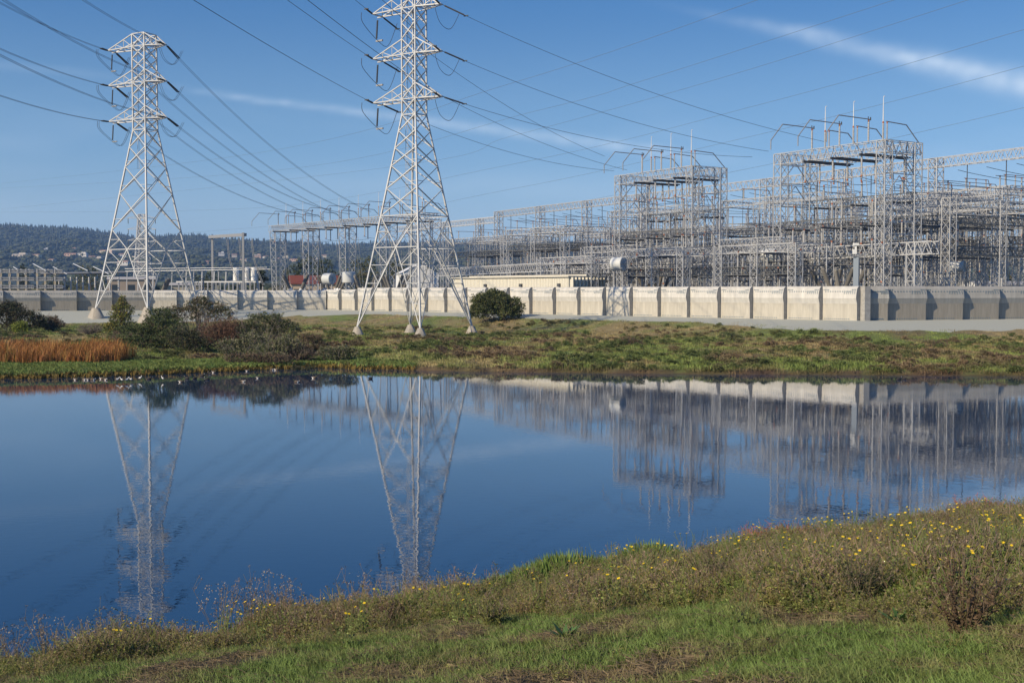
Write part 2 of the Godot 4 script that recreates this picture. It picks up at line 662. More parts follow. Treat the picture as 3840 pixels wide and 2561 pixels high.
func post(parent: Node3D, at: Vector3, length: float, r := 0.17, down := false, m := "porcelain") -> void:
	var b := Basis.IDENTITY if not down else Basis(Vector3.RIGHT, PI)
	put("insulator", insulator(length, r), mats[m], parent, Transform3D(b, at))
	var s := cache.get("cap%.2f" % r) as ArrayMesh
	if s == null:
		var q := Shape.new()
		q.lathe(Vector3.ZERO, Vector3.UP * 0.28, [[0.0, r * 0.95], [1.0, r * 0.8]], 6)
		s = q.mesh()
		cache["cap%.2f" % r] = s
	put("insulator_cap", s, mats["rust"], parent, Transform3D(Basis.IDENTITY, at + Vector3.UP * ((-length - 0.24) if down else length)))

func high_rack(label: String, front_right: Vector3, e: Vector3, L: float, W: float, H: float, phases: int, columns: int, taper := false) -> void:
	# a tall dead-end switchrack: two rows of lattice columns, a deep beam, three bus bars on posts above and rows of hanging insulators below
	var t := thing("switchrack", label, "switchrack", front_right, "lattice switchracks behind the wall")
	t.transform = turned(front_right, e).scaled_local(Vector3.ONE * YARD)
	var g: Material = mats["steel"]
	var side := -1.0            # z of local space points along e x up; the back row is on the other side
	var zb := W * side * -1.0
	if t.basis.z.z > 0.0:
		zb = -zb
	var out := -signf(zb)
	var bh := 1.8
	for k in columns:
		var x := -L * k / (columns - 1) - (0.8 if k == 0 else -0.8 if k == columns - 1 else 0.0)
		for z in ([0.0, zb] if not taper else [zb * 0.5]):
			var c: ArrayMesh = lattice_column(1.7, H - (bh if taper else 0.0), 15, 0.065) if not taper else lattice_column(3.9, H - bh, 10, 0.09, 2.6)
			put("lattice_column", c, g, t, Transform3D(Basis.IDENTITY, Vector3(x, 0, z)))
	for z in [0.0, zb]:
		put("lattice_beam", lattice_beam(L, 1.7 if not taper else 1.2, bh, int(L / 1.55), 0.065), g, t, Transform3D(Basis.IDENTITY, Vector3(-L, H, z)))
	var cross := lattice_beam(W, 1.5, bh, int(W / 1.5), 0.065)
	var across := Basis(Vector3.UP, PI / 2 if zb < 0 else -PI / 2)
	for k in columns:
		put("cross_beam", cross, g, t, Transform3D(across, Vector3(-L * k / (columns - 1) - (0.8 if k == 0 else -0.8 if k == columns - 1 else 0.0), H, 0)))
	if not taper:
		for k in 2:
			var s := Shape.new()
			var x: float = -0.8 if k == 0 else -L + 0.8
			for f in [0.82, 0.68, 0.55, 0.48, 0.3]:
				s.bar(Vector3(x, H * f, 0), Vector3(x, H * f, zb), 0.14)
				s.bar(Vector3(x, H * f, zb), Vector3(x, H * (f + 0.13), zb * 0.5), 0.12)
				s.bar(Vector3(x, H * f, 0), Vector3(x, H * (f + 0.13), zb * 0.5), 0.12)
			put("end_bracing", s.mesh(), g, t)
	var gap: float = (L - 1.5) / (phases if taper else 3.75)
	for k in (phases):
		var x: float = -0.9 - gap * k
		# pair of posts with a lightning rod
		post(t, Vector3(x, H, out * 0.3), 2.6)
		post(t, Vector3(x + 0.1, H, out * -0.5), 2.6, 0.13)
		put("lightning_rod", cache_rod(), mats["bright"], t, Transform3D(Basis.IDENTITY, Vector3(x, H + 2.8, out * 0.3)))
		put("bus_pipe", pipe([Vector3(x, H + 2.95, out * -0.4), Vector3(x, H + 2.75, out * -5.1), Vector3(x, H - 0.15, out * -8.5), Vector3(x, H - 1.9, out * -8.5)], 0.085), mats["dull"], t)
		# single post with a bus that swings out over the front
		var x2: float = x - gap * 0.5
		post(t, Vector3(x2, H, out * 0.2), 3.2)
		put("bus_pipe", pipe([Vector3(x2, H + 3.6, out * 0.1), Vector3(x2, H + 3.7, out * 7.0), Vector3(x2, H + 0.9, out * 9.6), Vector3(x2, H - 0.6, out * 9.6)], 0.085), mats["dull"], t)
		var hook := Shape.new()
		hook.bar(Vector3(x2 - 0.25, H + 3.5, 0), Vector3(x2 - 0.25, H + 4.05, 0), 0.1)
		hook.bar(Vector3(x2 + 0.2, H + 3.4, 0), Vector3(x2 + 0.2, H + 3.9, 0), 0.14)
		hook.bar(Vector3(x2 - 0.25, H + 3.55, 0), Vector3(x2 + 0.3, H + 3.55, 0), 0.1)
		put("switch_hinge", hook.mesh(), mats["dark"], t)
		# cross arm below with hanging insulators
		var arm := Shape.new()
		arm.bar(Vector3(x2, H - bh - 0.25, out * 2.2), Vector3(x2, H - bh - 0.25, zb - out * 2.0), 0.3, 0.36, true)
		arm.bar(Vector3(x2 + 0.9, H - bh - 0.2, out * 2.0), Vector3(x2 + 0.9, H - bh - 0.2, zb - out * 1.8), 0.16, 0.2, true)
		put("cross_arm", arm.mesh(), mats["dark"], t)
		var n := 4 if not taper else 3
		for j in n:
			var z := lerpf(out * 2.0, zb - out * 1.8, (j + 0.1) / (n - 0.8))
			post(t, Vector3(x2, H - bh - 0.42, z), 3.0, 0.18, true)
		put("jumper_wire", sagging([Vector3(x2, H - bh - 3.7, out * 2.0), Vector3(x2, H - bh - 3.75, zb - out * 1.8)], 0.5, 0.04), mats["dark"], t)
	if not taper:
		for z in [0.0, zb]:
			for f in ([0.72, 0.47, 0.3] if z != 0.0 else [0.58, 0.36]):
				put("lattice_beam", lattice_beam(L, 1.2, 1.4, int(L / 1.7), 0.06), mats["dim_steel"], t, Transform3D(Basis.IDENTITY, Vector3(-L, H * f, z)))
				for j in 6:
					var x: float = -1.5 - (L - 3.0) * j / 5.0
					post(t, Vector3(x, H * f - 1.45, z - 0.5), 2.6, 0.18, true)
					if j % 2 == 0:
						post(t, Vector3(x - 1.2, H * f, z + 0.4), 2.3, 0.17)
				for j in 3:
					var arm := Shape.new()
					arm.bar(Vector3(-3.0 - 8.0 * j, H * f - 1.5, z - 3.0), Vector3(-3.0 - 8.0 * j, H * f - 1.5, z + 3.0), 0.26, 0.3, true)
					put("cross_arm", arm.mesh(), mats["dark"], t)
				put("bus_wire", sagging([Vector3(0, H * f - 3.9, z - 0.5), Vector3(-L, H * f - 3.9, z - 0.5)], 0.3, 0.05), mats["dark"], t)
		for k in 9:
			var x: float = -1.0 - (L - 2.0) * k / 8.0
			put("dropper_cable", pipe([Vector3(x, H * 0.86, zb * 0.3), Vector3(x + 0.8, 5.0, zb * 0.6)], 0.05), mats["cable"], t)
		for k in 2:
			put("lattice_column", lattice_column(1.3, H * 0.72, 13, 0.065), g, t, Transform3D(Basis.IDENTITY, Vector3(-L * (0.36 + 0.3 * k), 0, zb)))
	if taper:
		for k in phases:
			for j in 2:
				var x: float = -1.6 - gap * k + j * 1.5
				put("dropper_cable", sagging([Vector3(x, H - 5.4, out * 1.0), Vector3(x - 0.7, 4.0, out * -1.5)], 0.8, 0.05), mats["cable"], t)

func cache_rod() -> ArrayMesh:
	if not "rod" in cache:
		var s := Shape.new()
		s.lathe(Vector3.ZERO, Vector3.UP * 3.9, [[0.0, 0.1], [0.6, 0.075], [1.0, 0.045]], 6)
		s.bar(Vector3(0, 3.9, 0), Vector3(0.28, 3.95, 0), 0.1, -1, true)
		cache["rod"] = s.mesh()
	return cache["rod"]

func low_rack(label: String, front_right: Vector3, L: float, W: float, H: float, levels: Array, busy: int) -> void:
	# a box frame of lattice columns and several tiers of beams with post insulators and bus bars
	var t := thing("bus_rack", label, "bus rack", front_right, "lower lattice bus racks behind the wall")
	t.transform = turned(front_right, E1).scaled_local(Vector3.ONE * YARD)
	var g: Material = mats["steel"]
	var zb := W if t.basis.z.z < 0.0 else -W
	var nx := 3
	var nz := 2 if W < 10.0 else 3
	for k in nx:
		for j in nz:
			put("lattice_column", lattice_column(1.6, H, 11, 0.062), g, t, Transform3D(Basis.IDENTITY, Vector3(-L * k / (nx - 1), 0, zb * j / (nz - 1))))
	var across := Basis(Vector3.UP, PI / 2 if zb < 0 else -PI / 2)
	for lv in levels:
		for j in nz:
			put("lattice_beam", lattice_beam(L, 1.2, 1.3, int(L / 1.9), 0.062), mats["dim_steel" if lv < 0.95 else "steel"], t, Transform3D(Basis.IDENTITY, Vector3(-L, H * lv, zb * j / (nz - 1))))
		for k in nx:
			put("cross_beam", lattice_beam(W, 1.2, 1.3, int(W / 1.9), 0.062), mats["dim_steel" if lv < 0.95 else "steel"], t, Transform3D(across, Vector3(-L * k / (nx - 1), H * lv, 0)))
	for k in busy:
		var lv: float = levels[k % levels.size()]
		var x := -L * (k + 0.5) / busy
		for j in 3:
			var z := zb * (0.12 + 0.36 * j)
			if k % 3 == 0:
				post(t, Vector3(x, H * lv, z), 2.1, 0.15)
			else:
				post(t, Vector3(x, H * lv - 1.55, z), 2.1, 0.15, true)
		if k % 3 == 0:
			put("bus_pipe", pipe([Vector3(x, H * lv + 2.3, zb * 0.05), Vector3(x, H * lv + 2.3, zb * 0.92), Vector3(x, H * lv + 0.3, zb * 1.02)], 0.07), mats["dull"], t)
		else:
			var arm := Shape.new()
			arm.bar(Vector3(x, H * lv - 1.5, zb * 0.02), Vector3(x, H * lv - 1.5, zb * 0.98), 0.22, 0.3, true)
			put("cross_arm", arm.mesh(), mats["dark"], t)
			put("jumper_wire", sagging([Vector3(x, H * lv - 3.7, zb * 0.1), Vector3(x, H * lv - 3.7, zb * 0.85)], 0.6, 0.035), mats["dark"], t)
	for k in busy * 2:      # pipes and cables that drop from beam to beam
		var x := -L * (k + 0.3) / (busy * 2.0)
		var z: float = zb * [0.06, 0.5, 0.94, 0.3, 0.75][k % 5]
		put("dropper_cable", pipe([Vector3(x, H * levels[0] - 1.5, z), Vector3(x + 0.5 * (k % 3 - 1), H * 0.12, z)], 0.075 if k % 2 else 0.045), mats["cable" if k % 3 else "dull"], t)
		if k % 2 == 0:
			post(t, Vector3(x + 1.1, H * levels[-1], z), 2.4, 0.19)
			post(t, Vector3(x + 1.1, H * levels[1] - 1.5, z), 2.6, 0.19, true)
	for k in 3:     # long bus wires under the beams
		var z := zb * (0.2 + 0.3 * k)
		put("bus_wire", sagging([Vector3(0, H * 0.80, z), Vector3(-L, H * 0.80, z)], 0.5, 0.04), mats["dark"], t)


# ---------------------------------------------------------------- wires
func catenary(a: Vector3, b: Vector3, sag: float, steps := 24) -> PackedVector3Array:
	var p := PackedVector3Array()
	for k in steps + 1:
		var u := float(k) / steps
		p.push_back(a.lerp(b, u) + Vector3.DOWN * 4.0 * sag * u * (1 - u))
	return p

func sagging(ends: Array, sag: float, r: float) -> ArrayMesh:
	var s := Shape.new()
	s.tube(catenary(ends[0], ends[1], sag, 14), r, 4)
	return s.mesh()

func wire(label: String, group: String, pts: PackedVector3Array, r: float, m := "wire") -> void:
	var s := Shape.new()
	s.tube(pts, r, 5)
	tag(put("power_line", s.mesh(), mats[m]), label, "power line", group)

func smooth_path(keys: Array, steps := 10) -> PackedVector3Array:
	var out := PackedVector3Array()
	for k in keys.size() - 1:
		var p0: Vector3 = keys[maxi(k - 1, 0)]
		var p1: Vector3 = keys[k]
		var p2: Vector3 = keys[k + 1]
		var p3: Vector3 = keys[mini(k + 2, keys.size() - 1)]
		for j in steps:
			out.push_back(p1.cubic_interpolate(p2, p0, p3, float(j) / steps))
	out.push_back(keys[-1])
	return out


# ---------------------------------------------------------------- transmission towers
func brace(t: Node3D, a: Vector3, b: Vector3, w: float, called := "brace") -> void:    # an angle iron lying in a face of the tower
	if not "unit" in cache:
		var s := Shape.new()
		s.bar(Vector3(0, 0.44, -0.5), Vector3(0, 0.44, 0.5), 1.0, 0.12)
		s.bar(Vector3(-0.44, -0.06, -0.5), Vector3(-0.44, -0.06, 0.5), 0.12, 0.88)
		cache["unit"] = s.mesh()
	var d := (b - a).normalized()
	var axes: Array = t.get_meta("axes")
	var mid := (a + b) * 0.5
	var pick: Vector3 = axes[0] * signf(mid.dot(axes[0])) if absf(mid.dot(axes[0])) > absf(mid.dot(axes[1])) else axes[1] * signf(mid.dot(axes[1]))
	var up := (pick - d * pick.dot(d)).normalized()
	var side := up.cross(d)
	if side.y < 0.0:
		side = -side
	put(called, cache["unit"], mats["tower_steel"], t, Transform3D(Basis(side * w, up * w, d * (b - a).length()), mid))

func tower(p: Dictionary) -> Dictionary:
	# square lattice tower: p.at base, p.arm direction of the right-hand arms, p.half half-widths by height, p.levels of the X panels, p.arms heights, p.reach [left, right]
	var t := thing("transmission_tower", p.label, "transmission tower", p.at, "lattice towers carrying the lines")
	var a: Vector3 = p.arm
	var b := a.cross(Vector3.UP)          # along the line
	if b.z > 0.0:
		b = -b                            # away from the camera
	t.set_meta("axes", [a, b])
	var lv: Array = p.levels              # [height, half width], from the feet up
	var corner := func(k: int, h: float, w: float) -> Vector3:
		var sg: Vector2 = [Vector2(1, -1), Vector2(1, 1), Vector2(-1, 1), Vector2(-1, -1)][k]
		return a * sg.x * w + b * sg.y * w + Vector3.UP * h
	for k in 4:
		var s := Shape.new()
		for j in lv.size() - 1:
			s.plate(corner.call(k, lv[j][0], lv[j][1]), corner.call(k, lv[j + 1][0], lv[j + 1][1]), a, p.leg * (1.0 if j < 4 else 0.85))
		put("leg", s.mesh(), mats["tower_steel"], t)
		# footing
		var f := Shape.new()
		var c: Vector3 = corner.call(k, lv[0][0], lv[0][1])
		var w0: float = p.foot[0]
		var w1: float = p.foot[1]
		var hf: float = p.foot[2]
		f.lathe(c - Vector3.UP * (hf + 0.5), c + Vector3.UP * 0.05, [[0.0, w0], [1.0, w1]], 4)
		put("concrete_footing", f.mesh(), mats["footing"], t)
	var br: float = p.brace
	# the splayed bottom: K panels
	for k in 4:
		var k2 := (k + 1) % 4
		var f0: Vector3 = corner.call(k, lv[0][0], lv[0][1])
		var g0: Vector3 = corner.call(k2, lv[0][0], lv[0][1])
		var f1: Vector3 = corner.call(k, lv[1][0], lv[1][1])
		var g1: Vector3 = corner.call(k2, lv[1][0], lv[1][1])
		var f2: Vector3 = corner.call(k, lv[2][0], lv[2][1])
		var g2: Vector3 = corner.call(k2, lv[2][0], lv[2][1])
		var m := (f1 + g1) * 0.5
		brace(t, f1, g1, br, "horizontal")
		brace(t, f0, m, br * 1.15)
		brace(t, g0, m, br * 1.15)
		brace(t, f2, m, br)
		brace(t, g2, m, br)
		for e in [[f0, f1, m], [g0, g1, m]]:
			for q in [0.3, 0.55, 0.78]:
				var l: Vector3 = e[0].lerp(e[1], q)
				var i: Vector3 = e[0].lerp(e[2], q)
				brace(t, l, i, br * 0.7, "horizontal")
				brace(t, e[0].lerp(e[1], q + 0.22), i, br * 0.7)
		for e in [[f1, f2, m], [g1, g2, m]]:
			var l: Vector3 = e[0].lerp(e[1], 0.5)
			var i: Vector3 = e[2].lerp(e[1], 0.5)
			brace(t, l, i, br * 0.65, "horizontal")
			brace(t, e[0], i, br * 0.65)
	for e in [0, 1]:     # plan bracing at the belt
		brace(t, (corner.call(e, lv[1][0], lv[1][1]) + corner.call(e + 1, lv[1][0], lv[1][1])) * 0.5, (corner.call((e + 2) % 4, lv[1][0], lv[1][1]) + corner.call((e + 3) % 4, lv[1][0], lv[1][1])) * 0.5, br, "horizontal")
	for j in range(2, lv.size() - 1):
		for k in 4:
			var k2 := (k + 1) % 4
			var p0: Vector3 = corner.call(k, lv[j][0], lv[j][1])
			var q0: Vector3 = corner.call(k2, lv[j][0], lv[j][1])
			var p1: Vector3 = corner.call(k, lv[j + 1][0], lv[j + 1][1])
			var q1: Vector3 = corner.call(k2, lv[j + 1][0], lv[j + 1][1])
			brace(t, p0, q1, br)
			brace(t, q0, p1, br)
			if j < 5:
				var hy: float = (lv[j][1] / (lv[j][1] + lv[j + 1][1]))
				brace(t, p0.lerp(p1, hy * 0.5), p0.lerp(q1, hy * 0.5), br * 0.6, "horizontal")
				brace(t, q0.lerp(q1, hy * 0.5), q0.lerp(p1, hy * 0.5), br * 0.6, "horizontal")
			if lv[j].size() > 2:
				brace(t, p0, q0, br, "horizontal")
	var top := lv.size() - 1
	for k in 4:
		brace(t, corner.call(k, lv[top][0], lv[top][1]), corner.call((k + 1) % 4, lv[top][0], lv[top][1]), br, "horizontal")
	brace(t, corner.call(0, lv[top][0], lv[top][1]), corner.call(2, lv[top][0], lv[top][1]), br, "horizontal")
	brace(t, corner.call(1, lv[top][0], lv[top][1]), corner.call(3, lv[top][0], lv[top][1]), br, "horizontal")
	# ladder up the far side
	var la := Shape.new()
	var lw := 0.35
	var l0: Vector3 = -a * (p.narrow * 0.9) - b * (p.narrow * 0.3)
	for z in [-lw / 2, lw / 2]:
		la.bar(l0 + a * z + Vector3.UP * p.ladder[0], l0 + a * z + Vector3.UP * p.ladder[1], 0.05)
	var y: float = p.ladder[0]
	while y < p.ladder[1]:
		la.bar(l0 - a * lw / 2 + Vector3.UP * y, l0 + a * lw / 2 + Vector3.UP * y, 0.03)
		y += 0.4
	put("ladder", la.mesh(), mats["steel"], t)
	# arms
	var tips := {"left": [], "right": []}
	var n: float = p.narrow
	for h in p.arms:
		for sd in [-1.0, 1.0]:
			var s := Shape.new()
			var reach: float = p.reach[0] if sd < 0 else p.reach[1]
			var rise: float = p.rise
			var tip: Vector3 = a * sd * reach + Vector3.UP * h
			var spread := 0.9 if sd < 0 else 0.25
			var tipn: Vector3 = tip - b * spread
			var tipf: Vector3 = tip + b * spread
			for e in [[-1.0, tipn], [1.0, tipf]]:
				var r0: Vector3 = a * sd * n + b * e[0] * n + Vector3.UP * h
				var r1: Vector3 = r0 + Vector3.UP * rise
				s.bar(r0, e[1], br * 1.2)
				s.bar(r1, e[1], br * 1.1)
				var last := r0
				for q in [0.34, 0.66]:
					var lo: Vector3 = r0.lerp(e[1], q)
					var hi: Vector3 = r1.lerp(e[1], q)
					s.bar(lo, hi, br * 0.7)
					s.bar(hi, last, br * 0.7)
					last = lo
			s.bar(tipn, tipf, br * 1.2)
			for q in [0.0, 0.34, 0.66]:
				var n0: Vector3 = (a * sd * n - b * n + Vector3.UP * h).lerp(tipn, q)
				var f0: Vector3 = (a * sd * n + b * n + Vector3.UP * h).lerp(tipf, q)
				s.bar(n0, f0, br * 0.8)
				s.bar(n0, (a * sd * n + b * n + Vector3.UP * h).lerp(tipf, q + 0.34), br * 0.7)
			if sd < 0.0:
				s.bar(tipf, tipf + a * sd * 0.9 + b * 0.1, br * 1.2)
			put("crossarm", s.mesh(), mats["tower_steel"], t)
			tips["left" if sd < 0 else "right"].append([p.at + tipn, p.at + tipf])
	# hanging strings that hold the jumpers of the left-hand circuit
	for k in p.arms.size():
		for sd in ["left", "right"]:
			var tn: Vector3 = tips[sd][k][0] - p.at
			var tf: Vector3 = tips[sd][k][1] - p.at
			var low: float = p.string
			if sd == "left":
				var hang := tf + a * -0.8 + Vector3.DOWN * 0.35
				put("insulator_string", insulator(low, 0.13, 16), mats["dark"], t, Transform3D(Basis(b, PI + 0.08), hang))
				var s := Shape.new()
				var foot := hang + Vector3.DOWN * (low + 0.3) + a * 0.25
				s.bar(foot - a * 0.5, foot + a * 0.6, 0.2, -1, true)
				put("clamp", s.mesh(), mats["dull"], t)
				for z in p.twin:
					var j := Shape.new()
					j.tube(smooth_path([tn - b * low * 0.9 + a * z - Vector3.UP * 0.2, tn - b * low * 0.75 + a * (z - 0.1) - Vector3.UP * low * 0.6, foot + a * z - b * 0.3, foot + b * low * 0.55 + a * (z + 0.4) - Vector3.UP * 0.45, tf + b * low * 1.25 + a * z - Vector3.UP * 0.3], 5), 0.035, 4)
					put("jumper_wire", j.mesh(), mats["wire"], t)
			else:
				for z in p.twin:
					var j := Shape.new()
					j.tube(smooth_path([tn - b * low * 0.5 + a * z, tn + a * z - Vector3.UP * low * 0.95, tf + b * low * 0.7 + a * z - Vector3.UP * low * 1.15, tf + b * low * 1.5 + a * z - Vector3.UP * 0.35], 6), 0.035, 4)
					put("jumper_wire", j.mesh(), mats["wire"], t)
	return tips

func strain_wire(t: Node3D, label: String, group: String, tip: Vector3, far_end: Vector3, sag: float, string: float, twin: Array, across: Vector3, r: float) -> void:
	# a dead-end insulator string on the tower and the conductor that goes on from it
	var path := catenary(tip, far_end, sag, 40)
	var total := tip.distance_to(far_end)
	var u := (string + 0.5) / total
	var from := tip.lerp(far_end, u) + Vector3.DOWN * 4.0 * sag * u * (1 - u)
	for z in twin:
		var s := Shape.new()
		var d: Vector3 = (from - tip).normalized()
		var fins := []
		for k in 17:
			fins.append([0.1 + 0.85 * k / 17.0, 0.07]); fins.append([0.1 + 0.85 * (k + 0.5) / 17.0, 0.125])
		s.lathe(tip + across * z * 0.6, from + across * z, fins, 7)
		s.bar(tip + across * z * 0.6, from + across * z, 0.05)
		s.bar(from - across * 0.32, from + across * 0.32, 0.12)
		put("strain_insulator", s.mesh(), mats["dark"], t, Transform3D(Basis.IDENTITY, -t.position))
		var pts := PackedVector3Array()
		for p in path:
			if tip.distance_to(p) > string:
				pts.push_back(p + across * z)
		pts.insert(0, from + across * z)
		wire(label + ("" if twin.size() < 2 else ", near one of its pair" if z < 0 else ", far one of its pair"), group, pts, r)


# ---------------------------------------------------------------- plants
func rand_dir() -> Vector3:
	var z := rng.randf_range(-1, 1)
	var a := rng.randf() * TAU
	var r := sqrt(1 - z * z)
	return Vector3(r * cos(a), z, r * sin(a))

func foliage(lobes: Array, count: int, leaf: float, palette: Array, hollow := 0.5) -> ArrayMesh:
	# leaves in sprays on the outside of a few lobes: [middle, radii]
	var s := Shape.new()
	var share := []
	var total := 0.0
	for l in lobes:
		var r: Vector3 = l[1]
		total += pow(r.x * r.y * r.z, 0.667)
		share.append(total)
	for k in count / 9:
		var pick := rng.randf() * total
		var q := 0
		while share[q] < pick:
			q += 1
		var r: Vector3 = lobes[q][1]
		var d := rand_dir()
		if d.y < -0.55:
			d.y = -d.y
		var lump := 0.85 + 0.62 * rough.get_noise_3d(d.x * 30.0 + q * 31.0, d.y * 30.0, d.z * 30.0) + 0.12 * rng.randf()
		if rng.randf() < 0.07:
			lump *= rng.randf_range(1.05, 1.3)
		var c: Vector3 = lobes[q][0] + d * r * lump * pow(rng.randf_range(hollow, 1.0), 0.6)
		if c.y < 0.0:
			c.y = rng.randf() * 0.3
		var col: Color = palette[rng.randi() % palette.size()]
		for j in 9:
			var o := rand_dir()
			var p := c + o * leaf * 1.7 * rng.randf()
			var along := (o + d * 0.5 + Vector3.UP * 0.3).normalized() * leaf * rng.randf_range(0.6, 1.15)
			s.tint = col * rng.randf_range(0.9, 1.6)
			s.leaf(p, along, along.cross(rand_dir()) * 0.42)
	return s.mesh()

func twigs(lobes: Array, count: int, r: float, col: Color, spread := 0.7) -> ArrayMesh:
	var s := Shape.new()
	for k in count:
		var l: Array = lobes[rng.randi() % lobes.size()]
		var m: Vector3 = l[0]
		var root := Vector3(m.x * 0.55, 0.0, m.z * 0.55) + Vector3(rng.randf_range(-0.2, 0.2), 0, rng.randf_range(-0.2, 0.2))
		var d := rand_dir()
		d.y = absf(d.y)
		var tip: Vector3 = m + d * l[1] * rng.randf_range(spread, 1.06)
		var mid := root.lerp(tip, 0.5) + rand_dir() * 0.14 * (tip - root).length()
		s.tint = col * rng.randf_range(0.7, 1.3)
		s.tube(PackedVector3Array([root, root.lerp(mid, 0.6), mid.lerp(tip, 0.35), tip]), r, 3, r * 0.25)
		for j in 3:
			var from := mid.lerp(tip, rng.randf())
			s.tube(PackedVector3Array([from, from + (rand_dir() + Vector3.UP * 0.7) * (tip - root).length() * 0.16]), r * 0.4, 3, r * 0.15)
	return s.mesh()

func shrub(called: String, label: String, at: Vector3, lobes: Array, count: int, leaf: float, palette: Array, stems := 24, stem_col := Color(0.12, 0.09, 0.065), hollow := 0.5, group := "", category := "shrub") -> Node3D:
	var t := thing(called, label, category, Vector3(at.x, ground(at.x, -at.z) - 0.05, at.z), group)
	for l in lobes:
		if called != "round_bush":
			l[0] *= Vector3(1.3, 1.18, 1.2)
			l[1] *= Vector3(1.45, 1.22, 1.3)
	put("stems", twigs(lobes, stems * 2 / 3, 0.035, stem_col * 0.8), mats["leaf"], t)
	put("foliage", foliage(lobes, int(count * 1.25), leaf * 1.25, palette, hollow), mats["leaf"], t)
	return t

func tree(called: String, label: String, at: Vector3, h: float, wide: float, palette: Array, count: int, pointed := false) -> Node3D:
	var t := thing(called, label, "tree", at, "trees beyond the substation")
	var tr := Shape.new()
	tr.tint = Color(0.09, 0.065, 0.05)
	tr.tube(PackedVector3Array([Vector3(0, -1, 0), Vector3(0.1, h * 0.3, 0), Vector3(0, h * 0.75, 0.1)]), 0.03 * h, 6, 0.01 * h)
	for k in 6:
		var a := TAU * k / 6.0 + rng.randf()
		tr.tube(PackedVector3Array([Vector3(0, h * (0.25 + 0.05 * k), 0), Vector3(cos(a) * wide * 0.3, h * (0.4 + 0.06 * k), sin(a) * wide * 0.3)]), 0.012 * h, 4, 0.004 * h)
	put("trunk", tr.mesh(), mats["leaf"], t)
	var lobes := []
	if pointed:
		for k in 7:
			var y := h * (0.2 + 0.12 * k)
			var r := wide * 0.5 * (1.0 - 0.125 * k)
			lobes.append([Vector3(rng.randf_range(-0.2, 0.2), y, rng.randf_range(-0.2, 0.2)), Vector3(r, h * 0.1, r)])
	else:
		for k in 9:
			var d := rand_dir()
			lobes.append([Vector3(d.x * wide * 0.33, h * 0.62 + d.y * h * 0.24, d.z * wide * 0.33), Vector3.ONE * wide * rng.randf_range(0.18, 0.3)])
	put("crown", foliage(lobes, count, 0.02 * h + 0.1, palette, 0.6), mats["leaf"], t)
	return t

func blades(count: int, h: float, spread: float, w: float, a: Color, b: Color, lean := 0.5) -> ArrayMesh:
	var s := Shape.new()
	for k in count:
		var o := Vector3(rng.randf_range(-spread, spread), 0, rng.randf_range(-spread, spread))
		var d := Vector3(rng.randf_range(-1, 1), 0, rng.randf_range(-1, 1)) * lean
		var hh := h * rng.randf_range(0.45, 1.1)
		var side := Vector3.RIGHT.rotated(Vector3.UP, rng.randf() * PI) * w * 0.5
		var mid := o + Vector3.UP * hh * 0.6 + d * hh * 0.28
		var tip := o + Vector3.UP * hh * rng.randf_range(0.8, 1.0) + d * hh * 0.85
		s.tint = a.lerp(b, rng.randf()) * rng.randf_range(0.8, 1.2)
		var nn := side.cross(Vector3.UP).normalized()
		nn = (nn + Vector3.UP * 0.6).normalized()
		s.quad(o - side, o + side, mid + side * 0.8, mid - side * 0.8, nn)
		s.tri(mid - side * 0.8, mid + side * 0.8, tip, nn)
	return s.mesh()

func weed(h: float, stems: int, leaves: int, green: Color, dry: Color, dryness: float, seeds: int, lean := 0.55, leaf_size := 1.0) -> Shape:
	var s := Shape.new()
	for k in stems:
		var a := rng.randf() * TAU
		var d := Vector3(cos(a), 0, sin(a)) * lean * rng.randf()
		var hh := h * rng.randf_range(0.55, 1.05)
		var p0 := Vector3(cos(a), 0, sin(a)) * 0.05
		var p1 := p0 + Vector3.UP * hh * 0.5 + d * hh * 0.4
		var p2 := p0 + Vector3.UP * hh + d * hh * 1.0
		s.tint = green.lerp(dry, clampf(dryness + rng.randf_range(-0.3, 0.5), 0, 1))
		s.tube(PackedVector3Array([p0, p1, p2]), 0.0055, 3, 0.003)
		for j in 3:
			var q := p1.lerp(p2, rng.randf())
			var e := q + (rand_dir() + Vector3.UP * 1.1) * hh * 0.16
			s.tube(PackedVector3Array([q, e]), 0.003, 3, 0.002)
			for z in seeds:
				s.tint = Color(0.20, 0.15, 0.11) * rng.randf_range(0.6, 1.3)
				var c := e + rand_dir() * 0.022
				s.leaf(c, rand_dir() * 0.011, rand_dir() * 0.009)
		for j in leaves:
			var u := rng.randf()
			var q := p0.lerp(p1, u * 2) if u < 0.5 else p1.lerp(p2, u * 2 - 1)
			var o := rand_dir()
			o.y = absf(o.y) * 0.6
			var l := rng.randf_range(0.018, 0.04) * leaf_size * (1.3 - 0.6 * u)
			s.tint = green.lerp(dry, 1.0 if rng.randf() < dryness else rng.randf() * 0.25) * rng.randf_range(0.75, 1.3)
			s.leaf(q + o * l, o * l, o.cross(rand_dir()).normalized() * l * 0.36)
	return s

func flower_head() -> ArrayMesh:
	if not "flower" in cache:
		var s := Shape.new()
		for k in 12:
			var a := TAU * k / 12.0
			var d := Vector3(cos(a), 0.25, sin(a))
			s.tint = Color(0.80, 0.58, 0.015) * (0.9 + 0.2 * (k % 3) / 2.0)
			s.leaf(d * 0.011, d * 0.0115, Vector3(-sin(a), 0, cos(a)) * 0.0046)
		s.tint = Color(0.72, 0.44, 0.01)
		s.ball(Vector3(0, 0.003, 0), Vector3(0.006, 0.005, 0.006), 4, 6)
		s.tint = Color(0.07, 0.1, 0.03)
		s.lathe(Vector3(0, -0.012, 0), Vector3.ZERO, [[0.0, 0.003], [1.0, 0.006]], 5)
		cache["flower"] = s.mesh()
	return cache["flower"]


